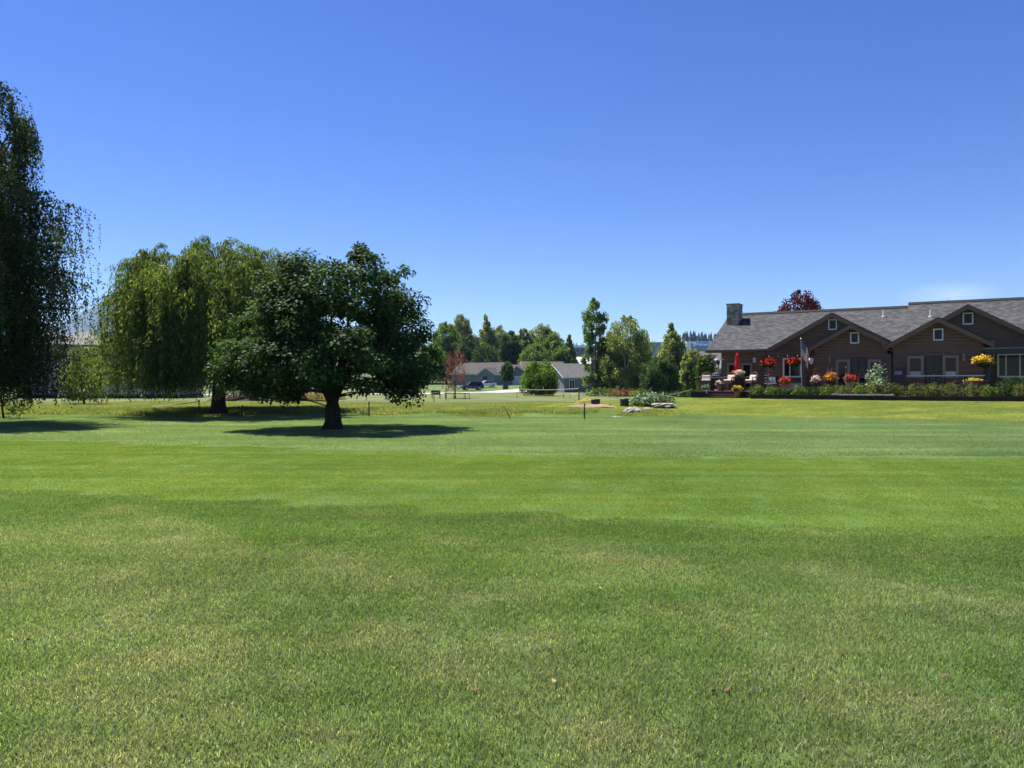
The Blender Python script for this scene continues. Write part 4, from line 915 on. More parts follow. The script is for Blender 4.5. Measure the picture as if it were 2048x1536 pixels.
xm = n.new('ShaderNodeMixShader'); xm.inputs[0].default_value = .12; l.new(b.outputs[0], xm.inputs[1]); l.new(tl.outputs[0], xm.inputs[2]); l.new(xm.outputs[0], n['Material Output'].inputs[0])
NX, NY = 28, 20; vs = []; uvs = []
for j in range(NY + 1):
    for i in range(NX + 1):
        a, bq = i / NX, j / NY     # a along the fly, bq down the hoist
        drop = a * .92; x = -.05 + .50 * (1 - math.exp(-a * 2.2)) * (1 - .2 * bq); y = .07 * math.sin(a * 13 + bq * 2) * (.2 + a)
        vs.append((x + .02 * math.sin(a * 17), y, ztop - .05 - bq * .95 - drop)); uvs.append((a, bq))
mb = MB(); mb.add(vs, [(j * (NX + 1) + i, j * (NX + 1) + i + 1, (j + 1) * (NX + 1) + i + 1, (j + 1) * (NX + 1) + i) for j in range(NY) for i in range(NX)])
me = mb.mesh('flag', True); ul = me.uv_layers.new(name='UVMap')
for lp in me.loops: ul.data[lp.index].uv = uvs[lp.vertex_index]
link('flag', me, fl, m)

# ---- glass railing
rl = thing('glass_railing', 'white railed balustrade with clear panels before the dark doors', 'railing', hw(0, 0, 0), HR)
VR = -6.0; u0, zr = HL(1813, 751, VR); u1, _ = HL(1970, 750, VR)
M_rail = surf('pale_rail', (.60, .62, .66), (.52, .54, .58), 8, .4, 0, .5)
MB().bx(u0, u1, VR - .04, VR + .04, zr - .05, zr).build('top_rail', M_rail, rl)
for k in range(5):
    q = u0 + (u1 - u0) * k / 4; MB().bx(q - .03, q + .03, VR - .03, VR + .03, .6, zr - .052).build('post', M_darkwood if k else M_black, rl)
mg, n, l, b = nm('clear_panel'); b.inputs['Base Color'].default_value = (.75, .82, .85, 1); b.inputs['Roughness'].default_value = .03; b.inputs['Transmission Weight'].default_value = 1; b.inputs['IOR'].default_value = 1.1
for k in range(4):
    a, c = u0 + (u1 - u0) * k / 4 + .05, u0 + (u1 - u0) * (k + 1) / 4 - .05; MB().bx(a, c, VR - .006, VR + .006, DECK + .08, zr - .06).build('panel', mg, rl)
s = hob('stone_birdbath', 'wide bowl of yellow flowers standing behind the glass railing end', 'planter', 1948, -5.4)
MB().lathe([(.2, 0), (.1, .08), (.08, .4), (.3, .5), (.52, .58), (.52, .62), (.4, .6)], 18).build('bowl', M_stone, s)
foliage(s, 'flowers', L_yelf, (0, 0, .62), .5, .45, .12, 260, .08, .06, 77, .4)

# ---- vine arbour
ar = hob('vine_arbour', 'timber arbour post pair overgrown with climbing vine at the deck end', 'arbour', 1410, -3.6, DECK - .3)
M_lt = surf('yellow_timber', (.42, .30, .16), (.32, .22, .12), 4, .8, .2)
u_l = HL(1396, 770, -3.6)[0] - HL(1410, 770, -3.6)[0]
for x in (u_l, u_l + .28, .55): MB().bx(x - .06, x + .06, -.06, .06, 0, 2.55).build('post', M_lt, ar)
MB().bx(u_l - .2, .75, -.1, .1, 2.55, 2.65).build('beam', M_lt, ar)
foliage(ar, 'vine', L_bright, (.10, 0, 1.95), .55, .34, .78, 900, .15, .11, 81, .2); foliage(ar, 'vine', L_shrub, (u_l + .1, -.1, 1.2), .2, .25, 1.1, 260, .13, .10, 82, .2); foliage(ar, 'vine', L_olive, (.5, 0, 1.4), .3, .3, .9, 500, .14, .10, 84, .2)

# ---- shrubs along the front of the deck
def shrub(px0, px1, py_top, v, m, lab, seed, n=1100, L=.10, W=.055, grp='shrubs along the deck front'):
    u0, u1 = HL(px0, 780, v)[0], HL(px1, 780, v)[0]; zt = HL((px0 + px1) / 2, py_top, v)[1]; c = hw((u0 + u1) / 2, v); z0 = float(gz(c.x, c.y)); h = zt - z0
    t = thing('garden_shrub', lab, 'shrub', (c.x, c.y, z0), HR, grp); r = random.Random(seed); mb = MB()
    for k in range(9):
        a = r.random() * 6.28; mb.tube([(0, 0, -.05), (math.cos(a) * .15, math.sin(a) * .15, h * .4), (math.cos(a) * (u1 - u0) * .3, math.sin(a) * .3, h * .8)], [.02, .013, .004], 4)
    mb.build('stems', M_bark, t); foliage(t, 'leaves', m, (0, 0, h * .42), (u1 - u0) * .52, .6, h * .6, n, L, W, seed, .35); return t
shrub(1500, 1530, 771, -6.9, L_shrub, 'bright green shrub next to the deck steps', 1); shrub(1525, 1560, 773, -6.85, L_shrub, 'second bright green shrub along from the deck steps', 2)
shrub(1552, 1592, 775, -6.8, L_shrubd, 'dark green shrub under the red flower pot', 3); shrub(1585, 1612, 771, -6.9, L_shrub, 'light green shrub at the foot of the flag pole', 4)
shrub(1606, 1644, 774, -6.8, L_shrubd, 'dark green shrub right of the flag pole', 5); shrub(1638, 1672, 771, -6.9, L_shrub, 'light green shrub under the orange flower pot', 6)
shrub(1665, 1702, 771, -6.9, L_shrub, 'light green shrub under the geranium urn', 7); shrub(1700, 1738, 769, -6.9, L_shrub, 'light green shrub below the red side table', 8)
shrub(1730, 1772, 766, -6.9, L_shrub2, 'olive shrub below the pale green shrub', 9); shrub(1762, 1812, 765, -6.9, L_shrub2, 'olive shrub tinged brown below the timber post', 10)
shrub(1812, 1850, 768, -7.0, L_shrub2, 'olive shrub at the start of the glass railing', 11); shrub(1842, 1885, 766, -7.0, L_shrub2, 'olive shrub under the middle of the glass railing', 12)
shrub(1878, 1925, 766, -7.0, L_shrub2, 'brownish olive shrub under the glass railing', 13); shrub(1918, 1965, 768, -7.0, L_shrub2, 'wide olive shrub below the bowl of yellow flowers', 14)
shrub(1955, 1998, 772, -7.0, L_shrub, 'grey green shrub at the end of the glass railing', 15); shrub(1985, 2035, 766, -6.8, L_shrubd, 'dark shrub under the white framed picture window', 16); shrub(2022, 2075, 768, -7.0, L_shrub2, 'pale tipped shrub at the far right of the bed', 17)
shrub(1990, 2060, 752, -5.2, L_shrubd, 'tall dark hedge shrub against the side pergola', 18, 1500)
shrub(1733, 1775, 734, -6.2, L_white, 'pale green large leaved shrub before the dark door', 19, 700, .16, .10)
# ---- bed edging: timbers, and pale capstones where they show
ed = thing('bed_edging', 'low dark timber edging with pale capstones along the shrub bed', 'edging', hw(0, 0, 0), HR)
VE = -7.75
def zg(u, v): q = hw(u, v); return float(gz(q.x, q.y))
u = HL(1500, 790, VE)[0]; ue = HL(2110, 790, VE)[0]; k = 0
while u < ue:
    e = min(ue, u + 2.4); z = zg((u + e) / 2, VE); MB().bx(u + .01, e - .01, VE, VE + .14, z - .1, z + .26 + .01 * (k % 3)).build('timber', M_darkwood, ed); u = e; k += 1
u, ue = HL(1662, 790, VE)[0], HL(1776, 790, VE)[0]; rs = random.Random(9); M_cap = surf('pale_capstone', (.46, .44, .40), (.36, .34, .31), 5, .85, .3)
while u < ue:
    e = u + rs.uniform(.38, .62); z = zg(u, VE) + .285 + rs.uniform(-.01, .03); MB().box(((u + e) / 2, VE + .06, z + .03), (e - u - .02, .34, .07), rs.uniform(-.05, .05)).build('stone_slab', M_cap, ed); u = e
MB().add([(HL(1500, 790, VE)[0], VE + .15, .85), (ue + 20, VE + .15, .85), (ue + 20, VF + .05, .95), (HL(1500, 790, VE)[0], VF + .05, .95)], [(0, 1, 2, 3)]).build('soil', M_moss, ed)
# ------------------------------------------------------------------ far houses
M_slate = surf('blue_grey_siding', (.17, .185, .225), (.145, .16, .195), .8, .85, .2, .1, stretch=(.2, .2, 6))
M_slate2 = surf('grey_siding', (.19, .195, .215), (.165, .168, .187), .8, .85, .2, .1, stretch=(.2, .2, 6))
M_roofb = shingle_mat('brown_grey_shingles', (.065, .06, .058), (.09, .082, .078), (.12, .11, .10))
M_rooft = shingle_mat('tan_shingles', (.09, .072, .062), (.12, .096, .082), (.155, .125, .105))
M_roofg = shingle_mat('pale_grey_shingles', (.10, .10, .102), (.135, .132, .13), (.175, .17, .165))
M_metalroof = surf('white_metal_roof', (.78, .78, .78), (.70, .70, .71), 1, .5, 0, .4)
def gable_house(name, lab, c, rz, W, D, H, rise, wall, roof, over=.5, wins=(), garage=None, ends=None, found=True):
    """ridge along local x; the long front faces local -y"""
    t = thing(name, lab, 'house', c, rz)
    MB().prism([(-D / 2, -.4), (D / 2, -.4), (D / 2, H), (0, H + rise), (-D / 2, H)], -W / 2, W / 2).build('wall', wall, t).matrix_local = Matrix.Rotation(math.pi / 2, 4, 'Z')
    k = rise / (D / 2); o = over
    slope_sheet('roof', t, (-W / 2 - o, -D / 2 - o, H - k * o + .12), (W / 2 + o, -D / 2 - o, H - k * o + .12), (W / 2 + o, 0, H + rise + .12), (-W / 2 - o, 0, H + rise + .12), roof, M_white, .2)
    slope_sheet('roof', t, (W / 2 + o, D / 2 + o, H - k * o + .12), (-W / 2 - o, D / 2 + o, H - k * o + .12), (-W / 2 - o, 0, H + rise + .12), (W / 2 + o, 0, H + rise + .12), roof, M_white, .2)
    for side, x, z, w_, h_ in wins:          # side f front, l left end, r right end
        f = MB(); y = -D / 2
        def B(a, b, c_, d, e, g): 
            m = MB().bx(a, b, c_, d, e, g); return m
        o_ = MB().bx(x - w_ / 2 - .12, x + w_ / 2 + .12, -.08, -.004, z - .12, z + h_ + .12).build('window', M_white, t)
        p_ = MB().bx(x - w_ / 2, x + w_ / 2, -.10, -.086, z, z + h_).build('pane', M_glass, o_)
        MB().bx(x - .04, x + .04, -.12, -.102, z, z + h_).build('mullion', M_white, o_)
        o_.matrix_local = Matrix.Translation((0, -D / 2, 0)) if side == 'f' else (Matrix.Translation((-W / 2, 0, 0)) @ Matrix.Rotation(-math.pi / 2, 4, 'Z') if side == 'l' else Matrix.Translation((W / 2, 0, 0)) @ Matrix.Rotation(math.pi / 2, 4, 'Z'))
    if garage:
        gx, gw = garage; g_ = MB().bx(gx - gw / 2, gx + gw / 2, -D / 2 - .05, -D / 2 - .004, .0, 2.3).build('garage_door', M_slate2, t)
        for q in range(4): MB().bx(gx - gw / 2 + .05, gx + gw / 2 - .05, -D / 2 - .075, -D / 2 - .052, .05 + q * .56, .57 + q * .56).build('panel', M_white, g_)
    return t
def cross_gable(t, x, y0, y1, W, H, rise, wall, roof, win=None, over=.4):
    """a front gable bay, ridge along local y, face at y0"""
    MB().prism([(x - W / 2, -.4), (x + W / 2, -.4), (x + W / 2, H), (x, H + rise), (x - W / 2, H)], y0, y1).build('bay_wall', wall, t)
    k = rise / (W / 2); o = over
    for s in (-1, 1):
        a, b = (x + s * (W / 2 + o), y0 - o, H - k * o + .1), (x + s * (W / 2 + o), y1, H - k * o + .1); c, d = (x, y1, H + rise + .1), (x, y0 - o, H + rise + .1)
        slope_sheet('bay_roof', t, *((b, a, d, c) if s < 0 else (a, b, c, d)), roof, M_white, .2)
    if win:
        z, w_, h_ = win; o_ = MB().bx(x - w_ / 2 - .1, x + w_ / 2 + .1, y0 - .07, y0 - .004, z - .1, z + h_ + .1).build('window', M_white, t); MB().bx(x - w_ / 2, x + w_ / 2, y0 - .09, y0 - .073, z, z + h_).build('pane', M_glass, o_)
b = gp(968, 196); A = gable_house('grey_house', 'blue grey house with low brown roof behind the parked cars', b, math.radians(-26), 12.5, 10.5, 2.9, 2.6, M_slate, M_roofb, wins=(('f', 2.5, .9, 1.2, 1.4), ('l', -.8, 1.1, .8, .8)))
cross_gable(A, 4.6, -7.6, 0, 4.6, 2.7, 1.5, M_slate, M_roofb)
MB().bx(3.8, 4.9, -7.68, -7.604, 0, 2.1).build('door', M_navy, A)
b = gp(1026, 205); B_ = gable_house('grey_house', 'grey house with tan roof and a front facing garage gable', b, math.radians(-4), 10, 9, 2.9, 2.3, M_slate2, M_rooft, garage=None)
cross_gable(B_, 1.6, -8.5, 0, 5.4, 2.9, 1.9, M_slate2, M_roofb)
MB().bx(.2, 3.2, -8.56, -8.504, 0, 2.3).build('garage_door', M_white, B_)
b = gp(1084, 214); C_ = gable_house('brown_roofed_house', 'house with brown roof and two small stepped gables behind the round bush', b, math.radians(8), 11, 9, 3.4, 2.9, M_slate2, M_rooft)
cross_gable(C_, 1.8, -6.4, 0, 4.2, 3.2, 2.0, M_slate2, M_rooft, (3.0, .8, .8)); cross_gable(C_, 4.6, -7.4, -1, 3.4, 2.6, 1.5, M_slate2, M_rooft, (2.4, .7, .7)); cross_gable(C_, -4.2, -6.0, 0, 3.6, 3.0, 1.8, M_slate2, M_rooft)
b = gp(1152, 150); gable_house('slate_house', 'slate grey house with white framed window beside the tall poplar', b, math.radians(24), 9.6, 8.5, 3.0, 2.4, M_slate2, M_roofg, wins=(('f', -3.2, .6, .9, 1.7), ('f', 2.8, 1.0, 1.7, 1.5)))
for px, Y, rz, W, lab in ((1150, 260, .9, 13, 'shed with bright white metal roof behind the slate house'), (1176, 275, .6, 12, 'second white metal roofed shed near the tall poplar')):
    b = gp(px, Y); b.z += 3.6; gable_house('metal_roofed_shed', lab, b, rz, W, 9, 3.0, 2.6, M_slate2, M_metalroof)
b = gp(1162, 900)
t = thing('flat_roofed_hall', 'long low hall with white flat roof far up the slope', 'building', b, .05)
MB().bx(-14, 14, -6, 6, -1, 10.6).build('wall', M_slate2, t); MB().bx(-15, 15, -7, 7, 10.603, 13.2).build('roof', M_metalroof, t)
for k in range(5): MB().bx(-11 + k * 5, -8 + k * 5, -6.08, -6.004, 5, 9).build('window', M_glass, t)
# house with grey roof behind the deck end
b = gp(1395, 130); D_ = gable_house('grey_roofed_house', 'neighbour house with wide grey roof and small blue gable beyond the deck', b, math.radians(6), 12, 11, 3.6, 3.3, M_slate, M_roofg)
cross_gable(D_, 2.6, -8.5, 0, 6.4, 3.3, 2.0, M_slate, M_roofg, (1.0, 1.8, 1.4))
# far store with its blue sign band
M_store = surf('store_wall', (.80, .79, .78), (.74, .73, .72), .02, .85, 0); M_storeg = surf('store_grey', (.27, .28, .31), None, .02, .85, 0); M_blue = surf('store_blue', (.06, .20, .70), (.055, .18, .65), .05, .6, 0)
YS = 1150; s = YS / F; zb = float(gz((1395 - 1024) * s, YS))
t = thing('far_store', 'distant long flat store with a blue sign band below the conifers', 'store', ((1360 - 1024) * s, YS, zb), 0)
X = lambda px: (px - 1360) * s
Z = lambda py: EYE + (768 - py) * s - zb
MB().bx(X(1296), X(1372), 4, 40, -12, Z(684)).build('wing', M_storeg, t); MB().bx(X(1372.5), X(1440), 0, 40, -12, Z(683)).build('hall', M_store, t)
MB().bx(X(1382), X(1386), -.4, -.02, -2, Z(687)).build('entrance', M_storeg, t)
bd = MB().bx(X(1391), X(1418), -1.2, -.02, Z(693), Z(684.5)).build('sign_band', M_blue, t); MB().bx(X(1386.5), X(1440), -1.0, -.02, -12, Z(693.2)).build('canopy', M_storeg, t)
cu = bpy.data.curves.new('lettering', 'FONT'); cu.body = 'Walmart'; cu.align_x = 'CENTER'; cu.align_y = 'CENTER'; cu.size = 5.6; cu.extrude = .15; cu.offset = .2
tmp = bpy.data.objects.new('lettering', cu); COL.objects.link(tmp); bpy.context.view_layer.update()
me = bpy.data.meshes.new_from_object(tmp.evaluated_get(bpy.context.evaluated_depsgraph_get())); bpy.data.objects.remove(tmp)
lt = link('lettering', me, bd, surf('bright_letter_white', (.95, .95, .95), (.93, .93, .93), 1, .5, 0)); lt.matrix_local = Matrix.Translation((X(1403.5), -1.45, Z(688.8))) @ Matrix.Rotation(math.pi / 2, 4, 'X') @ Matrix.Scale(1.0, 4)

# house under construction on the left, two storeys in house wrap
M_wrap = surf('grey_house_wrap', (.42, .41, .46), (.33, .32, .37), .5, .7, .15, .2); M_osb = surf('pale_board', (.36, .28, .22), (.28, .21, .16), 2, .9, .2)
b = gp(230, 86); t = thing('unfinished_house', 'two storey house under construction wrapped in grey sheeting behind the willow', 'house', b, math.radians(10))
sx = 86 / F
MB().bx(-9.5, 7.0, 0, 10, .45, 3.0).build('lower_wall', M_wrap, t); MB().bx(-10, 7.2, -.15, 10.1, -.5, .44).build('foundation', M_darkwood, t)
MB().bx(-9, -.6, 1, 10, 3.003, 5.7).build('upper_wall', M_wrap, t)
def hip(mb, x0, x1, y0, y1, z, h, o=.6):
    a = min(x1 - x0, y1 - y0) / 2 + o; P = [(x0 - o, y0 - o, z), (x1 + o, y0 - o, z), (x1 + o, y1 + o, z), (x0 - o, y1 + o, z)]
    r = [(x0 - o + a, (y0 + y1) / 2, z + h), (x1 + o - a, (y0 + y1) / 2, z + h)]
    return mb.add(P + r + [(x, y, q - .25) for x, y, q in P], [(0, 1, 5, 4), (1, 2, 5), (2, 3, 4, 5), (3, 0, 4), (0, 6, 7, 1), (1, 7, 8, 2), (2, 8, 9, 3), (3, 9, 6, 0), (9, 8, 7, 6)])
hip(MB(), -9, -.6, 1, 10, 5.95, 1.75).build('roof', M_roofg, t); hip(MB(), -.55, 7.0, 0, 10, 3.26, 1.6).build('lower_roof', M_roofg, t)
for x, z, w_, h_ in ((-2.3, .75, 1.6, 1.75), (-5.4, .75, 1.6, 1.75), (3.4, 1.2, 1.4, 1.3)):
    o_ = MB().bx(x - w_ / 2 - .09, x + w_ / 2 + .09, -.06, -.004, z - .09, z + h_ + .09).build('window', M_black, t); MB().bx(x - w_ / 2, x, -.07, -.064, z, z + h_).build('pane', M_osb, o_); MB().bx(x + .02, x + w_ / 2, -.07, -.064, z, z + h_).build('pane', M_osb, o_)
for x in (-6.5, -3.5):
    o_ = MB().bx(x - .6, x + .6, .94, .996, 4.0, 5.2).build('window', M_black, t); MB().bx(x - .5, x + .5, .925, .937, 4.1, 5.1).build('pane', M_glass, o_)
for x, y in ((-5.2, 4), (-3.4, 4.6)): MB().tube([(x, y, 6.6), (x, y, 7.6)], .07, 8).build('vent_pipe', M_white, t)
MB().bx(-.2, 1.1, -.03, -.003, 1.9, 2.05).build('wrap_print', M_storeg, t); MB().bx(4.5, 5.4, -.03, -.003, 1.5, 1.62).build('wrap_print', M_storeg, t)

# ------------------------------------------------------------------ cars
M_tyre = surf('tyre_rubber', (.020, .020, .020), None, 20, .9, .2); M_rim = surf('alloy_rim', (.45, .45, .46), None, 10, .3, 0, .5, .8)
M_lamp = surf('lamp_lens', (.70, .70, .68), None, 10, .2, 0, .6); M_tail = surf('tail_lens', (.35, .02, .02), None, 10, .3, 0, .5)
def paint(name, c):
    m, n, l, b = nm(name); b.inputs['Base Color'].default_value = (*c, 1); b.inputs['Roughness'].default_value = .28; b.inputs['Coat Weight'].default_value = .7
    b.inputs['Coat Roughness'].default_value = .05; tc = n.new('ShaderNodeTexCoord').outputs['Object']; r_ = noise(n, l, tc, 3, 4); l.new(ramp(n, l, r_, [(.3, (.22,) * 3), (.7, (.36,) * 3)]), b.inputs['Roughness']); return m
def car(name, lab, loc, rz, body_m, L, W, secs, cab, wheel_r, wb):
    """secs: (x, z_low, z_belt, half width); cab: (x, z, half width) loop of the glasshouse from rear to front over the roof"""
    t = thing(name, lab, 'car', loc, rz, 'cars on the far drive'); mb = MB(); vs = []; n = 8
    for x, z0, z1, hw_ in secs:
        vs += [(x, -hw_ * .92, z0), (x, -hw_, z0 + .18), (x, -hw_ * .99, (z0 + z1) / 2), (x, -hw_ * .90, z1), (x, hw_ * .90, z1), (x, hw_ * .99, (z0 + z1) / 2), (x, hw_, z0 + .18), (x, hw_ * .92, z0)]
    m = len(secs); mb.add(vs, [(i * n + k, i * n + (k + 1) % n, (i + 1) * n + (k + 1) % n, (i + 1) * n + k) for i in range(m - 1) for k in range(n)] + [tuple(range(n - 1, -1, -1)), tuple(range((m - 1) * n, m * n))])
    o = mb.build('body', body_m, t, True); q = o.modifiers.new('e', 'EDGE_SPLIT'); q.split_angle = math.radians(40)
    (x0, x1, x2, x3), zb, zt, hb, ht = cab
    g = MB().add([(x0, -hb, zb), (x3, -hb, zb), (x3, hb, zb), (x0, hb, zb), (x1, -ht, zt), (x2, -ht, zt), (x2, ht, zt), (x1, ht, zt)], [(0, 1, 5, 4), (1, 2, 6, 5), (2, 3, 7, 6), (3, 0, 4, 7)]).build('window_band', M_glass, t)
    r_ = MB().slab((x1 - .08, -ht - .02, zt + .05), (x2 + .05, -ht - .02, zt + .05), (x2 + .05, ht + .02, zt + .05), (x1 - .08, ht + .02, zt + .05), .06)
    for s in (-1, 1):
        for a, b_ in (((x0, hb, zb), (x1, ht, zt)), ((x3, hb, zb), (x2, ht, zt)), (((x0 + x3) / 2 - .1, hb, zb), ((x1 + x2) / 2 - .05, ht, zt))):
            r_.tube([(a[0], s * a[1] * 1.01, a[2]), (b_[0], s * b_[1] * 1.01, b_[2])], .045, 5)
    r_.build('roof', body_m, t)
    for x in (-wb / 2, wb / 2):
        for s in (-1, 1):
            wv = MB().lathe([(wheel_r * .62, -.11), (wheel_r * .95, -.11), (wheel_r, -.07), (wheel_r, .07), (wheel_r * .95, .11), (wheel_r * .62, .11)], 18).build('wheel', M_tyre, t)
            wv.matrix_local = Matrix.Translation((x, s * (W / 2 - .10), wheel_r)) @ Matrix.Rotation(math.pi / 2, 4, 'X')
            MB().lathe([(wheel_r * .60, -.118), (wheel_r * .5, -.122), (.05, -.124)], 14).lathe([(.05, .124), (wheel_r * .5, .122), (wheel_r * .60, .118)], 14).build('rim', M_rim, wv)
    for s in (-1, 1):
        MB().box((L / 2 - .08, s * W * .34, secs[-2][2] - .16), (.12, .36, .14)).build('headlight', M_lamp, t); MB().box((-L / 2 + .05, s * W * .40, secs[1][2] - .18), (.10, .16, .28)).build('tail_light', M_tail, t)
        MB().box((x3 - .25, s * (W / 2 + .06), zb + .06), (.12, .18, .12)).build('wing_mirror', body_m, t)
    MB().box((L / 2 - .01, 0, .62), (.06, W * .5, .18)).build('grille', M_black, t)
    return t
M_navyp = paint('dark_blue_paint', (.012, .014, .024)); M_whp = paint('white_paint', (.72, .72, .72)); M_silv = paint('silver_blue_paint', (.16, .19, .24))
suv = [(-2.35, .45, .85, .80), (-2.28, .34, 1.02, .90), (-1.5, .32, 1.06, .95), (0, .30, 1.04, .96), (1.0, .32, 1.02, .95), (1.9, .34, .96, .92), (2.25, .38, .86, .86), (2.36, .46, .70, .74)]
sed = [(-2.3, .42, .78, .72), (-2.22, .30, .93, .84), (-1.4, .26, .95, .89), (0, .25, .92, .90), (1.0, .26, .90, .89), (1.9, .28, .80, .86), (2.22, .32, .70, .80), (2.32, .40, .58, .66)]
b = gp(944, 160); b.z += .08; car('suv', 'dark blue sport utility car parked on the pale drive', b, math.radians(200), M_navyp, 4.7, 1.92, suv, ((-2.2, -1.85, .45, 1.2), 1.03, 1.70, .84, .66), .37, 2.8)
b = gp(972, 171); b.z += .08; car('sedan', 'white sedan parked beside the dark sport utility car', b, math.radians(205), M_whp, 4.6, 1.8, sed, ((-1.75, -1.1, .15, 1.15), .91, 1.40, .80, .60), .33, 2.75)
b = gp(634, 112); b.z += .08; car('suv', 'silver blue car half hidden behind the shade tree trunk', b, math.radians(250), M_silv, 4.7, 1.92, suv, ((-2.2, -1.85, .45, 1.2), 1.03, 1.70, .84, .66), .37, 2.8)

# ------------------------------------------------------------------ posts, rope, small things on the field
M_post = surf('weathered_post', (.14, .12, .09), (.08, .065, .05), 6, .9, .4, .1); M_rope = surf('pale_rope', (.42, .40, .30), (.34, .32, .24), 12, .9, .2, .1); M_yel = surf('yellow_rope', (.70, .52, .12), (.58, .42, .08), 12, .8, .2, .1)
M_rust = surf('steel_stake', (.045, .040, .036), (.03, .026, .022), 8, .7, .2, .3)
tops = {}
def stake(key, px, base_py, top_py, lab, r=.035, lean=0.0, m=M_post, Y=None):
    p = ground_at(px, base_py) if Y is None else gp(px, Y); h = (base_py - top_py) * p.y / F if Y is None else EYE + (768 - top_py) * Y / F - p.z
    t = thing('fence_stake', lab, 'stake', p, R.random() * 3, 'stakes of the rope line')
    MB().tube([(0, 0, -.1), (lean * .5, 0, h * .5), (lean, 0, h)], [r, r * .95, r * .8], 7).build('stake_shaft', m, t)
    MB().lathe([(r * .9, 0), (r * 1.25, .02), (r * 1.25, .07), (r * .5, .09)], 7, (lean, 0, h - .05)).build('cap', m, t)
    c, s_ = math.cos(t.rotation_euler[2]), math.sin(t.rotation_euler[2]); tops[key] = p + Vector((lean * c, lean * s_, h - .06)); return t
stake('a', 124, 806, 795, 'short stake where the rope starts left of the willow'); stake('b', 398, 830, 801, 'thin stake left of the willow trunk'); stake('c', 484, 832, 812, 'thin stake right of the willow trunk')
stake('d', 738, 833, 805, 'grey stake just right of the shade tree trunk'); stake('e', 868, 806, 784, 'stake at the right edge of the shade tree'); stake('f', 892, 802, 778, 'stake in front of the brick red tree')
stake('g', 1034, 797, 776, 'stake left of the round bush', .03); stake('h', 1158, 806, 775, 'tall stake with white cap before the slate house', .04); stake('i', 1169, 839, 808, 'dark stake by the bare soil patch', .03, 0, M_rust)
stake('j', 1127, 797, 788, 'very short stake right of the round bush', .03); stake('k', 1140, 796, 785, 'short stake beside another right of the round bush', .03)
stake('l', 733, 802, 790, 'small stake far behind the shade tree', .03); stake('m', 634, 809, 797, 'short stake beside the silver blue car', .03); stake('o', 772, 800, 787, 'small dark stake beneath the shade tree crown', .03)
p = ground_at(1022, 839); t = thing('leaning_stake', 'thin dark stake leaning far over on the meadow edge', 'stake', p); MB().tube([(0, 0, -.05), (-.16, 0, .3), (-.34, .05, .62)], [.018, .018, .014], 6).build('stake_shaft', M_rust, t)
def rope(lab, a, b, sag, m=M_rope, r=.018):
    a, b = Vector(a), Vector(b); n = 18; o = MB().tube([a.lerp(b, i / n) - Vector((0, 0, sag * 4 * (i / n) * (1 - i / n))) for i in range(n + 1)], r, 6).build('rope', m)
    tag(o, lab, 'rope', 'ropes slung between the stakes'); return o
rope('pale rope sagging from the short left stake towards the willow', tops['a'], tops['b'], .45, r=.017); rope('yellow rope from the shade tree stake to the meadow edge', tops['e'], tops['m'], .35, M_rope, .016)
rope('pale rope between the stakes at the brick red tree', tops['e'], tops['f'], .05); rope('long pale rope from the brick red tree to the round bush', tops['f'], tops['g'], .35, r=.017)
rope('rope rising from the round bush to the white capped stake', tops['g'], tops['h'], .12, r=.017); rope('yellow rope on the two short stakes', tops['j'], tops['k'], .05, M_yel); rope('low pale rope lying before the round bush', tops['f'] - Vector((0, 0, .5)), tops['j'], .1, M_yel, .017)
rope('rope from the short stake pair to the white capped stake', tops['k'], tops['h'] - Vector((0, 0, .25)), .1, M_yel); rope('long rope from the white capped stake towards the deck', tops['h'] - Vector((0, 0, .2)), hw(HL(1385, 783, -4)[0], -4, 1.25), .5, r=.016)
p = gp(1235, 84); t = thing('stake_sign', 'small plain wooden board on a stake before the aspens', 'sign', p, .1)
MB().bx(-.05, .05, -.03, .03, -.1, 1.3).build('stake_shaft', M_lt, t); MB().bx(-.18, .18, -.065, -.033, .95, 1.42).build('board', M_lt, t)
# trampoline round the red tree's foot
p = gp(914, 82); t = thing('trampoline', 'low black trampoline with thin legs beside the brick red tree', 'trampoline', p)
MB().lathe([(1.25, .60), (1.35, .60), (1.35, .66), (1.25, .66), (1.25, .64), (.02, .62)], 26).build('mat', M_black, t)
for k in range(7): a = 6.283 * k / 7; MB().tube([(1.3 * math.cos(a), 1.3 * math.sin(a), 0), (1.3 * math.cos(a), 1.3 * math.sin(a), .62)], .03, 6).build('leg', M_black, t)
p = gp(872, 84); t = thing('garden_bench', 'dark bench under the right edge of the shade tree', 'bench', p, .2)
MB().bx(-.5, .5, -.25, .25, .42, .48).build('seat', M_darkwood, t); MB().bx(-.5, .5, .22, .27, .5, .9).build('backrest', M_darkwood, t)
for sx_ in (-.42, .42): MB().bx(sx_ - .03, sx_ + .03, -.22, .22, 0, .42).build('leg', M_darkwood, t)
for px, lab in ((1008.5, 'black wheeled bin on the drive'), (1013.5, 'second black wheeled bin, the shorter of the pair')):
    p = gp(px, 163); p.z += .08; t = thing('wheeled_bin', lab, 'bin', p, .3); h = 1.05 if px < 1010 else .85
    MB().add([(-.25, -.3, 0), (.25, -.3, 0), (.25, .3, 0), (-.25, .3, 0), (-.3, -.36, h), (.3, -.36, h), (.3, .36, h), (-.3, .36, h)], [(3, 2, 1, 0), (0, 1, 5, 4), (1, 2, 6, 5), (2, 3, 7, 6), (3, 0, 4, 7), (4, 5, 6, 7)]).build('body', M_black, t)
    MB().bx(-.32, .32, -.39, .39, h + .003, h + .07).build('lid', M_black, t)
    for s in (-.26, .26): MB().tube([(s - .03, .32, .1), (s + .03, .32, .1)], .1, 10).build('wheel', M_tyre, t)
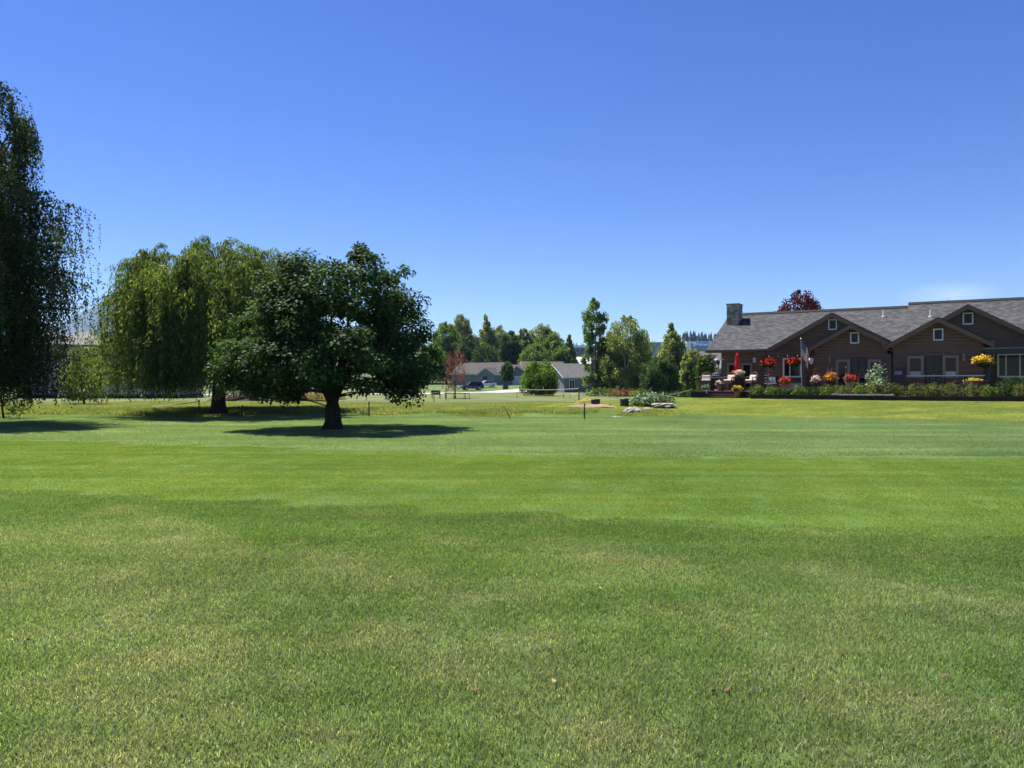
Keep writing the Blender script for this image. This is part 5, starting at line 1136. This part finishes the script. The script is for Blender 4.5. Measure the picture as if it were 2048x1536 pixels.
# soil patch, drums, hose, stones, mound
M_soil = surf('bare_soil', (.24, .17, .115), (.16, .11, .075), 3, .95, .6, .1); M_darksoil = surf('dark_soil', (.085, .062, .048), (.045, .034, .028), 2.5, .98, .9, .05); M_rock = surf('grey_field_stone', (.34, .31, .27), (.18, .165, .15), 3, .9, .7, .15)
def blob(c, rx, ry, h, seed, n=26, k=9, rough=.25, flat=0.0):
    r = np.random.RandomState(seed); ph = r.rand(8) * 6.28; mb = MB(); vs = []
    for i in range(k + 1):
        f = i / k; el = f * math.pi / 2
        for j in range(n):
            a = 6.283 * j / n; q = 1 + rough * (.5 * math.sin(2 * a + ph[0]) + .35 * math.sin(5 * a + ph[1] + f * 3) + .3 * math.sin(9 * a + ph[2] + f * 7)) + rough * .25 * r.randn() * (f < .95)
            vs.append((math.cos(a) * rx * math.cos(el) * q, math.sin(a) * ry * math.cos(el) * q, h * min(math.sin(el), 1 - flat) * (1 + rough * .3 * math.sin(4 * a + ph[3] + f * 5)) - (.12 * h if i == 0 else 0)))
    mb.add(vs, [(i * n + j, i * n + (j + 1) % n, (i + 1) * n + (j + 1) % n, (i + 1) * n + j) for i in range(k) for j in range(n)] + [tuple(range(k * n, (k + 1) * n))]); return mb
p = ground_at(1183, 813); o = blob(p, 1.3, 1.5, .10, 3, rough=.4).build('soil_patch', M_soil, None, True); o.location = p
for v_ in o.data.vertices: v_.co.z += float(gz(p.x + v_.co.x, p.y + v_.co.y)) - p.z
tag(o, 'bare brown soil patch round the black drum', 'soil patch', None)
def drum(px, py, h, r, lab, seed):
    p = ground_at(px, py); t = thing('plastic_drum', lab, 'drum', p, seed)
    MB().lathe([(r * .96, -.02), (r, .05), (r * 1.03, h * .3), (r, h * .34), (r, h * .64), (r * 1.03, h * .68), (r, h * .95), (r * .9, h), (r * .84, h), (r * .82, h - .05), (.02, h - .06)], 18).build('barrel', M_black, t)
    MB().lathe([(r * 1.06, h * .9), (r * 1.08, h * .93), (r * 1.06, h * .97)], 18).build('rim', M_rust, t)
drum(1191, 811, .36, .26, 'black plastic drum with yellow hose on the bare soil patch', 1); drum(1249, 813, .43, .24, 'black plastic drum standing on plain grass', 2)
p = ground_at(1191, 811); hs = MB()
for k in range(3): hs.tube([(-.2 - .02 * k, -.05 * k, .32), (-.5, .1 - .15 * k, .42 - .08 * k), (-.8 - .1 * k, -.1 * k, .25), (-1.05 - .12 * k, -.1 - .1 * k, .06)], .022, 6)
o = hs.build('hose', M_yel); o.location = p; tag(o, 'loops of yellow hose beside the black drum', 'hose')
for px, py, rx, ry, h, fl, lab, sd in ((1266, 826, .50, .38, .30, 0, 'rounded pale boulder below the pale green bush', 5), (1295, 821, .32, .24, .16, 0, 'small pale stone next to the rounded boulder', 6), (1233, 834, .26, .2, .05, .3, 'flat stone almost level with the grass', 7), (1312, 817, .15, .12, .08, 0, 'tiny stone beside the stacked flat rocks', 8)):
    p = ground_at(px, py); o = blob(p, rx, ry, h, sd, 18, 6, .2, fl).build('field_stone', M_rock); o.location = p; tag(o, lab, 'stone', 'stones at the lawn edge')
p = ground_at(1328, 817); t = thing('flat_rock_stack', 'stack of flat layered dark rocks beside the pale green bush', 'rocks', p, -.3)
for k, (dx, rx, ry, h, z) in enumerate(((0, .62, .42, .16, 0), (.06, .66, .40, .12, .11), (-.04, .60, .38, .12, .20))):
    o = blob(None, rx, ry, h, 20 + k, 16, 4, .14, .35).build('rock', M_rock if k else M_darksoil, t); o.location = (dx, 0, z)
p = ground_at(1305, 812); t = thing('flowering_bush', 'low spreading bush with pale variegated leaves next to the flat rocks', 'bush', p)
MB().tube([(0, 0, -.05), (.2, 0, .3)], [.03, .01], 5).tube([(0, 0, -.05), (-.5, .1, .35)], [.03, .01], 5).build('stems', M_bark, t); foliage(t, 'leaves', L_white, (0, 0, .25), 1.1, .8, .42, 1500, .16, .09, 91, .3); foliage(t, 'leaves', L_shrub, (0, 0, .2), 1.15, .8, .38, 1100, .16, .09, 92, .3)
p = gp(510, 62); o = blob(p, 3.2, 1.6, .75, 31, 60, 12, .30).build('soil_mound', M_darksoil, None, True); o.location = p; tag(o, 'heap of dark turned soil behind the willow trunk', 'soil heap')
p = gp(610, 68); o = blob(p, 2.6, 1.5, .75, 32, 50, 10, .25).build('dry_grass_mound', M_soil, None, True); o.location = p; tag(o, 'heap of pale soil and straw behind the shade tree', 'soil heap')
g_ = grass('dry_weeds', 'straw coloured dry weeds on the pale heap', [(p.x + R.uniform(-2.6, 2.6), p.y + R.uniform(-1.6, 1.2), p.z + .2) for _ in range(9)], blade_patch('dry_patch', 1.6, 900, .55, .02, 44, turf('dry_blades', [(.16, .13, .06), (.22, .18, .09), (.28, .23, .12)], (.2, .2, .08), .2, True), .6))
# undergrowth before the aspens
for k, (px, Y, rx, h, m, lab) in enumerate(((1205, 100, 2.4, 1.0, L_mid, 'low undergrowth at the foot of the tall poplar'), (1262, 98, 3.2, .9, L_red, 'rusty brown undergrowth below the wide aspen'), (1300, 90, 2.4, .9, L_mid, 'green undergrowth below the crab apple'), (1352, 80, 2.6, .7, L_shrubd, 'dark low hedge in front of the pointed aspen'), (1388, 70, 1.6, .7, L_shrubd, 'dark low hedge beside the deck planter'))):
    p = gp(px, Y); t = thing('undergrowth', lab, 'bush', p, 0, 'undergrowth below the aspens'); foliage(t, 'leaves', m, (0, 0, h * .4), rx, .9, h * .7, 900, .24, .13, 100 + k, .3)
    MB().tube([(0, 0, -.05), (.1, 0, h * .7)], [.03, .01], 5).build('stems', M_bark, t)
# a few fallen leaves on the near grass
lm = leaf_mesh('fallen_leaf', np.array([[0, 0, .0]]), np.array([[1.0, 0, .25]]), np.array([[0, 0, 1.0]]), .045, .03, .4)
M_fallen = [surf('tan_leaf', (.30, .24, .14), (.22, .17, .10), 30, .8, 0), surf('rust_leaf', (.13, .065, .035), (.09, .045, .03), 30, .8, 0), surf('dark_leaf', (.06, .05, .03), None, 30, .8, 0)]
words = ('pale tan', 'rust brown', 'dark withered')
for k, (px, py, mi) in enumerate(((942, 1508, 1), (1107, 1377, 0), (824, 1256, 0), (832, 1268, 1), (1448, 1392, 1), (1300, 1358, 2), (1430, 1400, 2), (1195, 1188, 0), (738, 1255, 1), (1075, 1160, 0), (60, 1290, 0), (1880, 1372, 1), (1512, 1412, 2))):
    p = ground_at(px, py); o = link('fallen_leaf', lm.copy(), None, M_fallen[mi]); o.location = p + Vector((0, 0, .022)); o.rotation_euler = (.2, -.1, k * 1.7)
    tag(o, words[mi] + ' fallen leaf lying on the foreground grass', 'leaf', 'fallen leaves on the lawn')

# ------------------------------------------------------------------ haze
mh = bpy.data.materials.new('haze'); mh.use_nodes = True; n = mh.node_tree.nodes; n.remove(n['Principled BSDF'])
pv = n.new('ShaderNodeVolumePrincipled'); pv.inputs['Color'].default_value = (.38, .62, 1, 1); pv.inputs['Density'].default_value = .000055; pv.inputs['Anisotropy'].default_value = .2
mh.node_tree.links.new(pv.outputs[0], n['Material Output'].inputs['Volume'])
o = MB().bx(-9000, 9000, -1600, 8500, -2, 760).build('haze', mh); tag(o, 'thin blue summer haze over the whole valley', 'haze', None, 'stuff')
